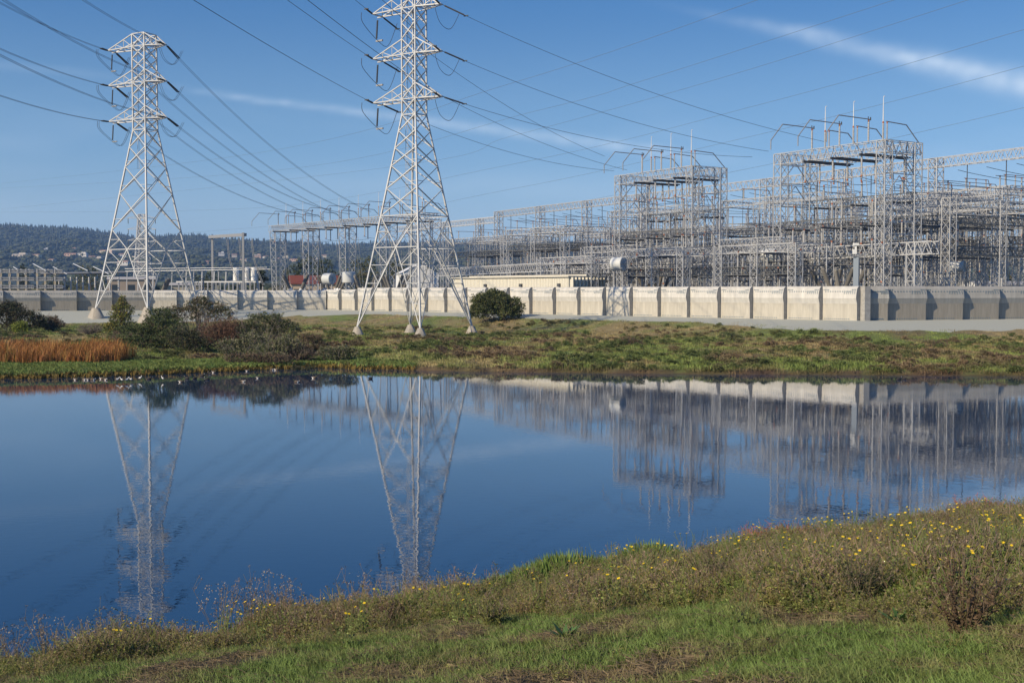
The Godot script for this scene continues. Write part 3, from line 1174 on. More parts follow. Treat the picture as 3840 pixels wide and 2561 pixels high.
# ---------------------------------------------------------------- substation equipment
func breaker(label: String, at: Vector3, size: float, turn: float) -> void:
	var t := thing("circuit_breaker", label, "circuit breaker", at, "circuit breakers with slanting bushings")
	t.rotation.y = turn
	t.scale = Vector3.ONE * YARD
	var s := Shape.new()
	for k in 3:
		var z := (k - 1) * 1.9 * size
		s.lathe(Vector3(-1.1 * size, 2.3 * size, z), Vector3(1.1 * size, 2.3 * size, z), [[0.0, 0.2 * size], [0.08, 0.5 * size], [0.92, 0.5 * size], [1.0, 0.2 * size]], 10)
		for x in [-0.8, 0.8]:
			s.box(Vector3(x * size, 0, z), Vector3(0.16, 1.9 * size, 0.16))
	put("tank", s.mesh(), mats["paint"], t)
	for k in 3:
		for sd in [-1.0, 1.0]:
			var z := (k - 1) * 1.9 * size
			var d := Vector3(sd * 0.42, 1.0, (k - 1) * 0.34).normalized()
			var b := Basis(Quaternion(Vector3.UP, d))
			var foot := Vector3(sd * 0.75 * size, 2.6 * size, z)
			var c := Shape.new()
			c.lathe(foot, foot + d * 0.75 * size, [[0.0, 0.36 * size], [1.0, 0.33 * size]], 9)
			put("flange", c.mesh(), mats["bright"], t)
			put("bushing", insulator(2.5 * size, 0.29 * size, 18), mats["clay"], t, Transform3D(b, foot + d * 0.75 * size))

func barrel(called: String, label: String, at: Vector3, r: float, length: float, axis: Vector3, legs: float, ribbed := true) -> void:
	var t := thing(called, label, "line trap", at)
	t.scale = Vector3.ONE * YARD
	var drop := (at.y - 2.6) / YARD
	var s := Shape.new()
	s.lathe(-axis * length / 2, axis * length / 2, [[0.0, r * 0.92], [0.03, r], [0.97, r], [1.0, r * 0.92]], 22)
	put("drum", s.mesh(), mats["paint"], t)
	var q := Shape.new()
	for a in 4:
		var o := axis.cross(Vector3.UP).normalized().rotated(axis, a * PI / 4)
		q.bar(axis * (length / 2 + 0.05) - o * r * 0.95, axis * (length / 2 + 0.05) + o * r * 0.95, 0.09)
		q.bar(-axis * (length / 2 + 0.05) - o * r * 0.95, -axis * (length / 2 + 0.05) + o * r * 0.95, 0.09)
	put("spider", q.mesh(), mats["steel"], t)
	for k in [-0.4, 0.4]:
		put("insulator", insulator(legs - 0.02, 0.2, 16 if ribbed else 8), mats["porcelain"], t, Transform3D(Basis.IDENTITY, axis * length * k + Vector3.DOWN * (r + legs)))
		var b := Shape.new()
		b.box(axis * length * k + Vector3.DOWN * drop, Vector3(0.35, drop - r - legs, 0.35))
		put("pedestal", b.mesh(), mats["steel"], t)

func bus_support(parent_label: String, at: Vector3, h: float) -> Node3D:
	var t := thing("bus_support", parent_label, "bus support", at, "post insulators on steel stands behind the wall")
	var s := Shape.new()
	s.box(Vector3.ZERO, Vector3(0.22, h * 0.55, 0.22))
	s.box(Vector3(0, h * 0.55, 0), Vector3(0.5, 0.1, 0.5))
	put("stand", s.mesh(), mats["steel"], t)
	put("insulator", insulator(h * 0.42, 0.17), mats["porcelain"], t, Transform3D(Basis.IDENTITY, Vector3.UP * (h * 0.55 + 0.1)))
	return t

func house(called: String, label: String, at: Vector3, size: Vector3, turn: float, wall: Color, roof: Color, group := "", windows := 3, pitch := 0.4) -> Node3D:
	var t := thing(called, label, "house" if called != "shed" else "building", at, group)
	t.rotation.y = turn
	var w := Shape.new()
	w.box(Vector3(0, -2, 0), Vector3(size.x, size.y + 2, size.z))
	for sd in [-1.0, 1.0]:
		var x: float = size.x / 2 * sd
		w.tri(Vector3(x, size.y, -size.z / 2), Vector3(x, size.y, size.z / 2), Vector3(x, size.y + size.z * pitch * 0.5, 0), Vector3(sd, 0, 0))
	put("wall", w.mesh(), mat("plaster %s" % wall.to_html(), wall, 0.85), t)
	var r := Shape.new()
	for sd in [-1.0, 1.0]:
		var e0 := Vector3(-size.x / 2 - 0.3, size.y - 0.1, sd * (size.z / 2 + 0.4))
		var e1 := Vector3(size.x / 2 + 0.3, size.y - 0.1, sd * (size.z / 2 + 0.4))
		var k0 := Vector3(-size.x / 2 - 0.3, size.y + size.z * pitch * 0.5 + 0.12, 0)
		var k1 := Vector3(size.x / 2 + 0.3, size.y + size.z * pitch * 0.5 + 0.12, 0)
		r.quad(e0, e1, k1, k0, Vector3(0, 1, sd * pitch).normalized())
		r.quad(e0, e1, e1 + Vector3.UP * 0.14, e0 + Vector3.UP * 0.14, Vector3(0, 0, sd))
	put("roof", r.mesh(), mat("roof %s" % roof.to_html(), roof, 0.8), t)
	for k in windows:
		var g := Shape.new()
		g.box(Vector3(size.x * ((k + 0.5) / windows - 0.5), size.y * 0.42, size.z / 2 + 0.01), Vector3(size.x / windows * 0.45, size.y * 0.36, 0.06))
		put("window", g.mesh(), mats["glass"], t)
	return t

func bird(kind: String) -> Node3D:
	var t := Node3D.new()
	var s := Shape.new()
	var white := Color(0.75, 0.74, 0.72)
	var dark := Color(0.025, 0.022, 0.02)
	if kind == "wader":
		s.tint = white
		s.ball(Vector3(0, 0.34, 0), Vector3(0.17, 0.085, 0.08), 6, 9)
		s.tube(PackedVector3Array([Vector3(0.13, 0.37, 0), Vector3(0.2, 0.46, 0), Vector3(0.22, 0.54, 0)]), 0.04, 6, 0.026)
		s.ball(Vector3(0.235, 0.55, 0), Vector3(0.045, 0.034, 0.034), 5, 7)
		s.tint = dark
		s.tube(PackedVector3Array([Vector3(0.27, 0.55, 0), Vector3(0.36, 0.53, 0), Vector3(0.41, 0.55, 0)]), 0.008, 4, 0.004)
		s.ball(Vector3(-0.09, 0.37, 0.045), Vector3(0.14, 0.04, 0.04), 5, 7)
		s.ball(Vector3(-0.09, 0.37, -0.045), Vector3(0.14, 0.04, 0.04), 5, 7)
		for z in [-0.035, 0.035]:
			s.tube(PackedVector3Array([Vector3(0, 0.28, z), Vector3(0.02, 0.1, z), Vector3(0, -0.12, z)]), 0.009, 4)
	else:
		var body := dark if kind == "coot" else Color(0.13, 0.095, 0.07)
		s.tint = body
		s.ball(Vector3(0, 0.08, 0), Vector3(0.25, 0.125, 0.13), 6, 9)
		s.ball(Vector3(-0.03, 0.15, 0), Vector3(0.2, 0.07, 0.11), 5, 8)
		if kind == "duck":
			s.tint = white
			s.ball(Vector3(-0.08, 0.06, 0), Vector3(0.14, 0.10, 0.135), 6, 8)
		s.tube(PackedVector3Array([Vector3(-0.2, 0.13, 0), Vector3(-0.31, 0.17, 0)]), 0.05, 5, 0.01)
		s.tint = dark if kind != "duck" else Color(0.05, 0.06, 0.04)
		s.tube(PackedVector3Array([Vector3(0.16, 0.12, 0), Vector3(0.2, 0.22, 0), Vector3(0.21, 0.28, 0)]), 0.055, 6, 0.04)
		s.ball(Vector3(0.23, 0.29, 0), Vector3(0.068, 0.052, 0.05), 5, 8)
		s.tint = white if kind == "coot" else Color(0.3, 0.24, 0.08)
		s.lathe(Vector3(0.28, 0.28, 0), Vector3(0.36, 0.265, 0), [[0.0, 0.024], [1.0, 0.008]], 6)
	put("body", s.mesh(), mats["leaf"], t)
	return t


# ---------------------------------------------------------------- hills
func ridge(s: float) -> float:                      # tangent of the skyline's elevation by bearing (x over depth)
	var keys := [-1.4, 0.050, -0.60, 0.054, -0.435, 0.0575, -0.40, 0.056, -0.36, 0.0535, -0.345, 0.0520, -0.32, 0.0475, -0.304, 0.0480, -0.275, 0.0492, -0.26, 0.0490, -0.247, 0.0458, -0.215, 0.0442, -0.16, 0.0420, -0.06, 0.0438, 0.08, 0.0425, 0.2, 0.0380, 0.33, 0.0380, 0.45, 0.0375, 1.4, 0.036]
	for k in range(0, keys.size() - 2, 2):
		if s <= keys[k + 2]:
			return lerpf(keys[k + 1], keys[k + 3], clampf((s - keys[k]) / (keys[k + 2] - keys[k]), 0, 1))
	return 0.036

func hill(x: float, d: float) -> float:
	var t := clampf((d - 1500.0) / 2900.0, 0.0, 1.25)
	var top := ridge(x / d) * 4400.0 - 14.0
	var rise := pow(clampf(t, 0, 1), 1.15) if t <= 1.0 else 1.0 - 2.0 * (t - 1.0)
	return 2.0 + top * rise + (28.0 * rough.get_noise_2d(x * 0.06, d * 0.06) + 14.0 * fine.get_noise_2d(x * 0.05, d * 0.05)) * smoothstep(0.05, 0.4, t) * smoothstep(1.0, 0.9, t)

func build_hills() -> void:
	var s := Shape.new()
	var nx := 170
	var nd := 46
	for r in nd + 1:
		var d := 1400.0 + 3600.0 * r / nd
		for k in nx + 1:
			var x := (2.0 * k / nx - 1.0) * 0.8 * d
			s.v.push_back(Vector3(x, hill(x, d), -d))
			s.c.push_back(Color(0.030, 0.042, 0.022).lerp(Color(0.075, 0.072, 0.04), clampf(fine.get_noise_2d(x * 0.06, d * 0.06 + 300.0) * 1.6, 0, 1)))
	var w := nx + 1
	s.n.resize(s.v.size())
	for r in nd + 1:
		for k in w:
			var dx := s.v[r * w + mini(k + 1, nx)] - s.v[r * w + maxi(k - 1, 0)]
			var dz := s.v[mini(r + 1, nd) * w + k] - s.v[maxi(r - 1, 0) * w + k]
			s.n[r * w + k] = dx.cross(dz).normalized() * signf(dx.cross(dz).y)
			if r < nd and k < nx:
				var a := r * w + k
				s.i.append_array(PackedInt32Array([a, a + w, a + w + 1, a, a + w + 1, a + 1]))
	struct("hills", s.mesh(), mats["leaf"])
	# the woods on them: rounded oaks low down, pointed firs on the crest
	var fir := Shape.new()
	for k in 4:
		var y := 0.12 + 0.22 * k
		fir.tint = Color(0.022, 0.034, 0.02)
		fir.lathe(Vector3(0, y, 0), Vector3(0.0, y + 0.4, 0), [[0.0, 0.24 - 0.045 * k], [1.0, 0.0]], 6, false)
	fir.lathe(Vector3(0, -0.3, 0), Vector3(0, 0.2, 0), [[0.0, 0.03], [1.0, 0.03]], 4, false)
	var oak := Shape.new()
	for k in 5:
		var dd := rand_dir()
		oak.tint = Color(0.030, 0.042, 0.018) * rng.randf_range(0.8, 1.3)
		oak.ball(Vector3(dd.x * 0.28, 0.5 + 0.16 * dd.y, dd.z * 0.28), Vector3.ONE * rng.randf_range(0.24, 0.36), 4, 6)
	var firs := []
	var oaks := []
	var c1 := PackedColorArray()
	var c2 := PackedColorArray()
	for k in 26000:
		var u := rng.randf()
		var d := 1500.0 + 2950.0 * sqrt(u)
		var x := rng.randf_range(-0.52, 0.52) * d
		var n := rough.get_noise_2d(x * 0.1, d * 0.1)
		var h := rng.randf_range(9, 21)
		var v := rng.randf_range(0.7, 1.35)
		var at := Vector3(x, hill(x, d) - 1.5, -d)
		if (d > 3300.0 + 900.0 * n and rng.randf() < 0.35) or k % 9 == 0 and d > 4000.0:
			firs.append(Transform3D(Basis.from_scale(Vector3(h * 1.1, h * 1.05, h * 1.1)).rotated(Vector3.UP, rng.randf() * TAU), at))
			c1.push_back(Color(v, v, v))
		elif n > -0.42:
			oaks.append(Transform3D(Basis.from_scale(Vector3(h * 1.0, h * 0.75, h * 1.0)).rotated(Vector3.UP, rng.randf() * TAU), at))
			c2.push_back(Color(v * 1.1, v, v * 0.8))
	for k in 900:       # the crest itself
		var x := rng.randf_range(-0.5, 0.5) * 4400.0
		var d := 4400.0 + rng.randf_range(-70, 40)
		var h := rng.randf_range(7, 17) * (1.25 if x < -1250.0 else 0.7)
		firs.append(Transform3D(Basis.from_scale(Vector3(h * 1.3, h * 1.05, h * 1.3)), Vector3(x, hill(x, d) - 2.0, -d)))
		c1.push_back(Color(1, 1, 1))
	tag(scatter("fir_woods", fir.mesh(), mats["leaf"], firs, c1), "dark fir woods along the crest of the far hills", "woods")
	tag(scatter("oak_woods", oak.mesh(), mats["leaf"], oaks, c2), "rounded oak woods on the lower slopes of the far hills", "woods")
	# suburb trees on the flat before them
	var flat_ := []
	var c3 := PackedColorArray()
	for k in 5200:
		var d := 470.0 + 1200.0 * pow(rng.randf(), 1.3)
		var x := rng.randf_range(-0.55, 0.55) * d
		var h := rng.randf_range(4.5, 9.0) * (1.0 + 0.0006 * (d - 470.0))
		flat_.append(Transform3D(Basis.from_scale(Vector3(h * 1.05, h, h * 1.05)).rotated(Vector3.UP, rng.randf() * TAU), Vector3(x, 1.5, -d)))
		var v := rng.randf_range(0.6, 1.5)
		c3.push_back(Color(v * rng.randf_range(1.0, 1.6), v * 1.05, v * 0.8))
	tag(scatter("suburb_woods", oak.mesh(), mats["leaf"], flat_, c3), "belt of low trees over the flat between substation and hills", "woods")
	# houses on the slope: bearing, tangent of elevation
	var spots := [[-0.418, 0.0265, 60], [-0.405, 0.0272, 46], [-0.375, 0.0273, 52], [-0.365, 0.0262, 40], [-0.357, 0.0258, 26], [-0.347, 0.0293, 34], [-0.341, 0.0284, 26], [-0.331, 0.0280, 30], [-0.391, 0.0215, 22], [-0.322, 0.0250, 42], [-0.323, 0.0215, 60], [-0.3305, 0.0206, 40], [-0.352, 0.0237, 34], [-0.314, 0.0193, 30],
		[-0.262, 0.0200, 34], [-0.247, 0.0262, 26], [-0.236, 0.0275, 24], [-0.228, 0.0236, 30], [-0.216, 0.0270, 30], [-0.209, 0.0255, 34], [-0.200, 0.0245, 36], [-0.192, 0.0262, 26], [-0.185, 0.0238, 40], [-0.173, 0.0255, 32], [-0.166, 0.0236, 28], [-0.16, 0.0263, 30], [-0.372, 0.0330, 20], [-0.396, 0.0318, 18]]
	var ord := ["first", "second", "third", "fourth", "fifth", "sixth", "seventh", "eighth", "ninth", "tenth", "eleventh", "twelfth", "thirteenth", "fourteenth", "fifteenth", "sixteenth"]
	var looks := ["pale", "cream", "pinkish", "white"]
	var cols := [Color(0.50, 0.44, 0.38), Color(0.52, 0.45, 0.33), Color(0.48, 0.32, 0.24), Color(0.62, 0.60, 0.57)]
	for k in spots.size():
		var sp: Array = spots[k]
		# walk out along this bearing until the slope reaches that height
		var d := 1600.0
		while d < 4300.0 and (hill(sp[0] * d, d) - 6.5) / d < sp[1]:
			d += 25.0
		var x: float = sp[0] * d
		var rank := 0
		for other in spots:
			if (other[0] < -0.32) == (sp[0] < -0.32) and (other[0] < -0.215) == (sp[0] < -0.215) and other[0] < sp[0]:
				rank += 1
		var side := "left of the left tower" if sp[0] < -0.32 else "between left tower and portal frame" if sp[0] < -0.215 else "behind the long left switchrack"
		var h := house("hillside_house", "%s hillside house %s, %s from left" % [looks[k % 4], side, ord[rank]], Vector3(x, hill(x, d) + 2.5, -d), Vector3(float(sp[2]) * 0.55, 5.5, 10.0), rng.randf_range(-0.5, 0.3), cols[k % 4], Color(0.30, 0.17, 0.12) if k % 3 else Color(0.35, 0.33, 0.31), "houses scattered over the wooded hillside", 4, 0.35)
		if k % 3 == 0:
			var s2 := Shape.new()
			s2.box(Vector3(float(sp[2]) * 0.1, 5.4, 0), Vector3(float(sp[2]) * 0.25, 4.0, 7.0))
			put("upper_storey", s2.mesh(), mat("plaster %s" % cols[k % 4].to_html(), cols[k % 4], 0.85), h)


# ---------------------------------------------------------------- the scene
func _ready() -> void:
	rng.seed = 7
	rough.seed = 21; rough.frequency = 0.03; rough.fractal_octaves = 3
	fine.seed = 4; fine.frequency = 0.09; fine.fractal_octaves = 4

	var cam := Camera3D.new()
	cam.name = "Camera"
	cam.position = Vector3(0, 6.5, 0)
	cam.rotation = Vector3(-0.042937, 0, 0)
	cam.fov = 32.40
	cam.near = 0.1
	cam.far = 9000.0
	add_child(cam)

	var env := Environment.new()
	env.background_mode = Environment.BG_SKY
	env.sky = Sky.new()
	env.sky.sky_material = build_sky()
	env.tonemap_mode = Environment.TONE_MAPPER_LINEAR
	env.tonemap_exposure = 1.15
	env.sdfgi_enabled = true
	env.ssao_enabled = true
	env.ssil_enabled = true
	env.fog_enabled = true
	env.fog_density = 0.0001
	env.fog_light_color = Color(0.62, 0.78, 1.0)
	var we := WorldEnvironment.new()
	we.name = "Environment"
	we.environment = env
	add_child(we)

	var sun := DirectionalLight3D.new()
	sun.name = "Sun"
	sun.light_energy = 1.6
	sun.light_color = Color(1.0, 0.92, 0.78)
	sun.light_angular_distance = 0.5
	sun.shadow_enabled = true
	sun.basis = Basis.looking_at(Vector3(0.6892, -0.4848, -0.5385))
	add_child(sun)

	# materials
	mat("steel", Color(0.42, 0.43, 0.445), 0.55, 0.1)
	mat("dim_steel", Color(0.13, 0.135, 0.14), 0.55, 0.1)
	mat("tower_steel", Color(0.45, 0.46, 0.475), 0.5, 0.1)
	mat("bright", Color(0.62, 0.63, 0.64), 0.4, 0.3)
	mat("dull", Color(0.26, 0.27, 0.29), 0.5, 0.2)
	mat("dark", Color(0.06, 0.065, 0.075), 0.55)
	mat("wire", Color(0.045, 0.05, 0.06), 0.6)
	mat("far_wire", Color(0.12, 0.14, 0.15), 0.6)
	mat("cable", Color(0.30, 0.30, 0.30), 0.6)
	mat("porcelain", Color(0.40, 0.40, 0.40), 0.4)
	mat("clay", Color(0.20, 0.19, 0.17), 0.5)
	mat("rust", Color(0.33, 0.12, 0.06), 0.7)
	mat("paint", Color(0.50, 0.52, 0.52), 0.5)
	mat("white", Color(0.72, 0.72, 0.70), 0.6)
	mat("glass", Color(0.04, 0.05, 0.06), 0.2)
	mat("bolt", Color(0.10, 0.16, 0.22), 0.7)
	mat("leaf", Color(1, 1, 1), 0.75, 0.0, true)
	mats["leaf"].backlight_enabled = false
	var stains := noise_tex(0.012, 0.80, 1.0, 9, 512, 6)
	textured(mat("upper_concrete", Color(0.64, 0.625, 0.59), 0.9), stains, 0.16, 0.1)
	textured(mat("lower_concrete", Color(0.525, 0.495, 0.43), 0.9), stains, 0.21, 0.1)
	textured(mat("old_dimmed_upper_concrete", Color(0.40, 0.395, 0.38), 0.9), stains, 0.17, 0.1)  # old concrete, darkened further: the dim light on these walls is in the colour
	textured(mat("old_dimmed_lower_concrete", Color(0.31, 0.29, 0.255), 0.9), stains, 0.2, 0.1)
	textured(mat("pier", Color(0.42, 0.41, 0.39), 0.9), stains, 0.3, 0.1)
	textured(mat("footing", Color(0.44, 0.40, 0.34), 0.95), stains, 0.5, 1.0)
	textured(mat("gravel", Color(0.58, 0.59, 0.50), 0.95), noise_tex(0.06, 0.7, 1.0, 30, 512, 5), 0.5, 4.0)

	for m in ["upper_concrete", "lower_concrete", "old_dimmed_upper_concrete", "old_dimmed_lower_concrete"]:
		mats[m].uv1_scale *= Vector3(1.6, 0.22, 1.6)      # rain streaks run down the panels

	build_ground()
	build_hills()
	build_walls()
	build_towers()
	build_substation()
	build_far_bank()
	build_levee()

func build_walls() -> void:
	wall_run("concrete_wall", "dim old grey concrete wall, leftmost stretch behind the brown reeds", WALL[0], WALL[1], 8, [6.6], mats["old_dimmed_lower_concrete"], mats["old_dimmed_upper_concrete"], 0.0, 0.95)
	wall_run("concrete_wall", "sunlit cream concrete wall crossed by the left tower's shadow", WALL[1], WALL[2], 6, [6.64], mats["lower_concrete"], mats["upper_concrete"], 0.0, 0.9)
	wall_run("concrete_wall", "long bright cream concrete wall of many panels behind the middle tower", WALL[2], WALL[3], 22, [6.79, 6.79, 7.08], mats["lower_concrete"], mats["upper_concrete"], 0.0, 0.9)
	wall_run("concrete_wall", "grey brown concrete wall right of the corner, with deep black shadows", WALL[3], WALL[4], 11, [7.08], mats["old_dimmed_lower_concrete"], mats["old_dimmed_upper_concrete"], 2.15, 0.9)
	# gravel apron along the foot: one continuous sheet that fans out round the corner
	var feet := PackedVector2Array()
	var outs := PackedVector2Array()
	for k in WALL.size() - 1:
		var a: Vector2 = WALL[k]
		var b: Vector2 = WALL[k + 1]
		var n := int(a.distance_to(b) / 1.5)
		for j in n + (1 if k == WALL.size() - 2 else 0):
			feet.push_back(a.lerp(b, float(j) / n))
			outs.push_back(wall_out(k))
		if k == 2:
			for j in 12:
				feet.push_back(b)
				outs.push_back(wall_out(2).slerp(wall_out(3), (j + 0.5) / 12.0))
	var soft := outs.duplicate()
	for k in feet.size():
		if feet[k].distance_to(WALL[1]) < 14.0 or feet[k].distance_to(WALL[2]) < 14.0:
			var sum := Vector2.ZERO
			for j in range(maxi(k - 9, 0), mini(k + 10, feet.size())):
				sum += outs[j]
			soft[k] = sum.normalized()
	var s := Shape.new()
	var rows := 14
	for k in feet.size():
		for r in rows:
			var q := feet[k] + soft[k] * (apron(feet[k].x) * r / (rows - 1) - 0.4)
			s.v.push_back(Vector3(q.x, ground(q.x, q.y) + (0.09 if r < rows - 1 else -0.15), -q.y))
			s.n.push_back(Vector3.UP)
			s.c.push_back(Color.WHITE)
	for k in feet.size() - 1:
		for r in rows - 1:
			var i0 := k * rows + r
			s.i.append_array(PackedInt32Array([i0, i0 + rows, i0 + rows + 1, i0, i0 + rows + 1, i0 + 1]))
	var order := PackedInt32Array()
	for q in range(0, s.i.size(), 3):
		var y := (s.v[s.i[q + 1]] - s.v[s.i[q]]).cross(s.v[s.i[q + 2]] - s.v[s.i[q]]).y
		if absf(y) < 1e-6:
			continue
		if y > 0.0:
			order.append_array(PackedInt32Array([s.i[q], s.i[q + 2], s.i[q + 1]]))
		else:
			order.append_array(PackedInt32Array([s.i[q], s.i[q + 1], s.i[q + 2]]))
	s.i = order
	struct("gravel_path", s.mesh(), mats["gravel"])

func wall_out(k: int) -> Vector2:
	var along: Vector2 = (WALL[k + 1] - WALL[k]).normalized()
	var out := Vector2(along.y, -along.x)
	return out if out.y < 0.0 else -out

func build_towers() -> void:
	var t1 := tower({"label": "tall left lattice tower with paired wires, behind the shrubs", "at": Vector3(-63.6, 1.7, -205.0), "arm": Vector3(0.885, 0, 0.466).normalized(), "leg": 0.25, "brace": 0.145, "narrow": 1.43, "foot": [1.9, 0.68, 1.9],
		"levels": [[1.82, 6.04], [11.93, 4.52], [15.37, 4.01], [21.69, 3.06], [26.2, 2.38], [29.63, 1.87], [32.61, 1.43, 1], [34.51, 1.43, 1], [36.59, 1.43], [38.67, 1.43], [40.74, 1.43, 1], [42.82, 1.43], [44.81, 1.43], [46.88, 1.43, 1], [49.05, 1.41]],
		"arms": [34.51, 40.74, 46.88], "reach": [7.8, 4.8], "rise": 2.1, "string": 2.6, "twin": [-0.2, 0.2], "ladder": [26.0, 48.0]})
	var t2 := tower({"label": "nearer lattice tower in the middle on four concrete feet, top cut off by the frame", "at": Vector3(-12.1, 1.05, -146.5), "arm": Vector3(0.816, 0, 0.577).normalized(), "leg": 0.19, "brace": 0.115, "narrow": 1.07, "foot": [1.0, 0.35, 0.95],
		"levels": [[1.0, 5.05], [10.8, 3.535], [14.7, 2.95, 1], [18.1, 2.44], [20.9, 2.02], [23.1, 1.69], [25.2, 1.37], [27.2, 1.07, 1], [29.1, 1.07, 1], [31.0, 1.07], [32.8, 1.07], [34.6, 1.07, 1], [36.5, 1.07], [38.4, 1.07], [40.2, 1.07, 1], [42.1, 1.07]],
		"arms": [29.1, 34.6, 40.2], "reach": [6.0, 4.25], "rise": 1.85, "string": 2.3, "twin": [0.0], "ladder": [14.0, 42.0]})
	var left: Node3D = get_node("transmission_tower")
	var mid: Node3D = get_node("transmission_tower_001")
	var level := ["lowest", "middle", "topmost"]
	# spans towards the viewer: a tower out of frame behind the camera
	var a1 := Vector3(0.885, 0, 0.466).normalized()
	var a2 := Vector3(0.816, 0, 0.577).normalized()
	var go := [[t1, left, a1, -0.0516, 261.4, 18.5, 11.56, 1.344, 0.302, [-0.2, 0.2], "left tower", 3.2, 0.027], [t2, mid, a2, 0.1434, 179.3, 5.0, 2.57, 0.80, -0.1256, [0.0], "middle tower", 2.6, 0.026]]
	for g in go:
		var centre := Vector3.ZERO
		for sd in ["left", "right"]:
			for k in 3:
				centre += (g[0][sd][k][0] + g[0][sd][k][1]) / 12.0
		for sd in ["left", "right"]:
			for k in 3:
				var tip: Vector3 = g[0][sd][k][0]
				var rx: float = (tip.x - centre.x) * g[7]
				var rz: float = (tip.z - centre.z) * g[7]
				var c := cos(g[8])
				var s := sin(g[8])
				var far_end := Vector3(centre.x - g[4] * sin(g[3]) + rx * c - rz * s, tip.y + g[5], centre.z + g[4] * cos(g[3]) + rx * s + rz * c)
				strain_wire(g[1], "%s wire of the %s's %s circuit, overhead" % [level[k], g[10], sd], "wires overhead to the %s" % g[10], tip, far_end, g[6], g[11], g[9], g[2], g[12])
	# spans on to the switchracks
	var ends1 := {"left": [Vector3(-51.04, 25.81, -306.35), Vector3(-48.15, 25.16, -303.06), Vector3(-43.27, 25.41, -296.47)], "right": [Vector3(-39.84, 25.42, -289.88), Vector3(-37.38, 25.41, -284.94), Vector3(-33.43, 25.17, -278.35)]}
	for sd in ["left", "right"]:
		for k in 3:
			strain_wire(left, "%s wire from left tower's %s circuit to switchrack" % [level[k], sd], "wires from the left tower to the switchrack", t1[sd][k][1], ends1[sd][k], 3.2, 3.2, [-0.2, 0.2], a1, 0.027)
	var ends2 := {"left": [Vector3(17, 26.5, -196.82), Vector3(18.86, 26.3, -193.53), Vector3(15.47, 29.04, -197.65)], "right": [Vector3(34.85, 25.91, -171.29), Vector3(36.52, 26.34, -168), Vector3(42.25, 26.65, -159.76)]}
	for sd in ["left", "right"]:
		for k in 3:
			strain_wire(mid, "%s wire from the middle tower's %s circuit to the right-hand switchracks" % [level[k], sd], "wires from the middle tower to the switchracks", t2[sd][k][1], ends2[sd][k], 1.6, 2.6, [0.0], a2, 0.026)
	# another line crossing far behind, from high on the right to low on the left
	var far := [
		[Vector3(56.98, 63.31, -215), Vector3(46.96, 62.21, -228), Vector3(0.06, 59.11, -300), Vector3(-101.66, 61.3, -470), Vector3(-389.94, 88.36, -900)],
		[Vector3(80.59, 62.93, -215), Vector3(72.21, 61.48, -225), Vector3(32.32, 57.99, -290), Vector3(6.98, 56.72, -330), Vector3(-102.59, 59.71, -520), Vector3(-390.01, 84.73, -900)],
		[Vector3(96.3, 63.7, -215), Vector3(87.36, 62.21, -228), Vector3(49.25, 57.99, -290), Vector3(-0.07, 56.23, -380), Vector3(-58.8, 55.61, -480), Vector3(-390.31, 68.86, -900)],
		[Vector3(104.3, 57.48, -215), Vector3(98.24, 56.6, -228), Vector3(62.61, 52.6, -290), Vector3(-0.07, 48.26, -390), Vector3(-140.88, 52.26, -650), Vector3(-390.35, 66.55, -900)],
		[Vector3(114.15, 55.23, -235), Vector3(105.7, 52.86, -245), Vector3(67, 47.98, -310), Vector3(-0.08, 42.76, -420), Vector3(-108.82, 42.17, -620), Vector3(-390.83, 40.71, -900)],
		[Vector3(119.2, 47.95, -245), Vector3(110.18, 45.92, -255), Vector3(90.21, 42.63, -280), Vector3(69.25, 40.65, -320), Vector3(34.77, 40.23, -420), Vector3(-30.91, 37.07, -560)]]
	var nth := ["first and highest", "second", "third", "fourth", "fifth", "sixth and lowest"]
	for k in far.size():
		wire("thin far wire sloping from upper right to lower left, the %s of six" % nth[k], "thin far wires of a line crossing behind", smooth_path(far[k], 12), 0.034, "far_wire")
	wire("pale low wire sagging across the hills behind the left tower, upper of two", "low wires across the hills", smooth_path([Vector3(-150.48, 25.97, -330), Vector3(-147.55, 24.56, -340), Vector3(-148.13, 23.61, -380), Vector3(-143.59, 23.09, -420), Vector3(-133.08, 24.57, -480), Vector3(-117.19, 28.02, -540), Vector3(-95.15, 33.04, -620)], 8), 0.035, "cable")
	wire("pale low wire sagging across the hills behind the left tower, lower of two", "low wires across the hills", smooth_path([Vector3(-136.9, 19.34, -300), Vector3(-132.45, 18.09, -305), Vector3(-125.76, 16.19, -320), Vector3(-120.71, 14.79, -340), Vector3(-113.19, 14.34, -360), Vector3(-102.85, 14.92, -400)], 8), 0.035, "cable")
	# a far tower seen through the left one
	var t := thing("transmission_tower", "small far lattice tower seen through the legs of the left tower", "transmission tower", Vector3(-200.98, 3.66, -640), "lattice towers carrying the lines")
	t.position.y = 2.0
	var s := lattice_column(3.2, 46.0, 15, 0.3, 9.0)
	put("body", s, mats["steel"], t)
	for h in [32.0, 38.0, 44.0]:
		var arm := Shape.new()
		arm.bar(Vector3(-8, h, 0), Vector3(7.5, h, 0), 0.3)
		arm.bar(Vector3(-8, h, 0), Vector3(-1.5, h + 1.8, 0), 0.2)
		arm.bar(Vector3(7.5, h, 0), Vector3(1.5, h + 1.8, 0), 0.2)
		put("crossarm", arm.mesh(), mats["steel"], t)
		put("insulator_string", insulator(3.0, 0.2, 8), mats["dark"], t, Transform3D(Basis(Vector3.RIGHT, PI), Vector3(-7.6, h, 0)))
		put("insulator_string", insulator(3.0, 0.2, 8), mats["dark"], t, Transform3D(Basis(Vector3.RIGHT, PI), Vector3(7.2, h, 0)))

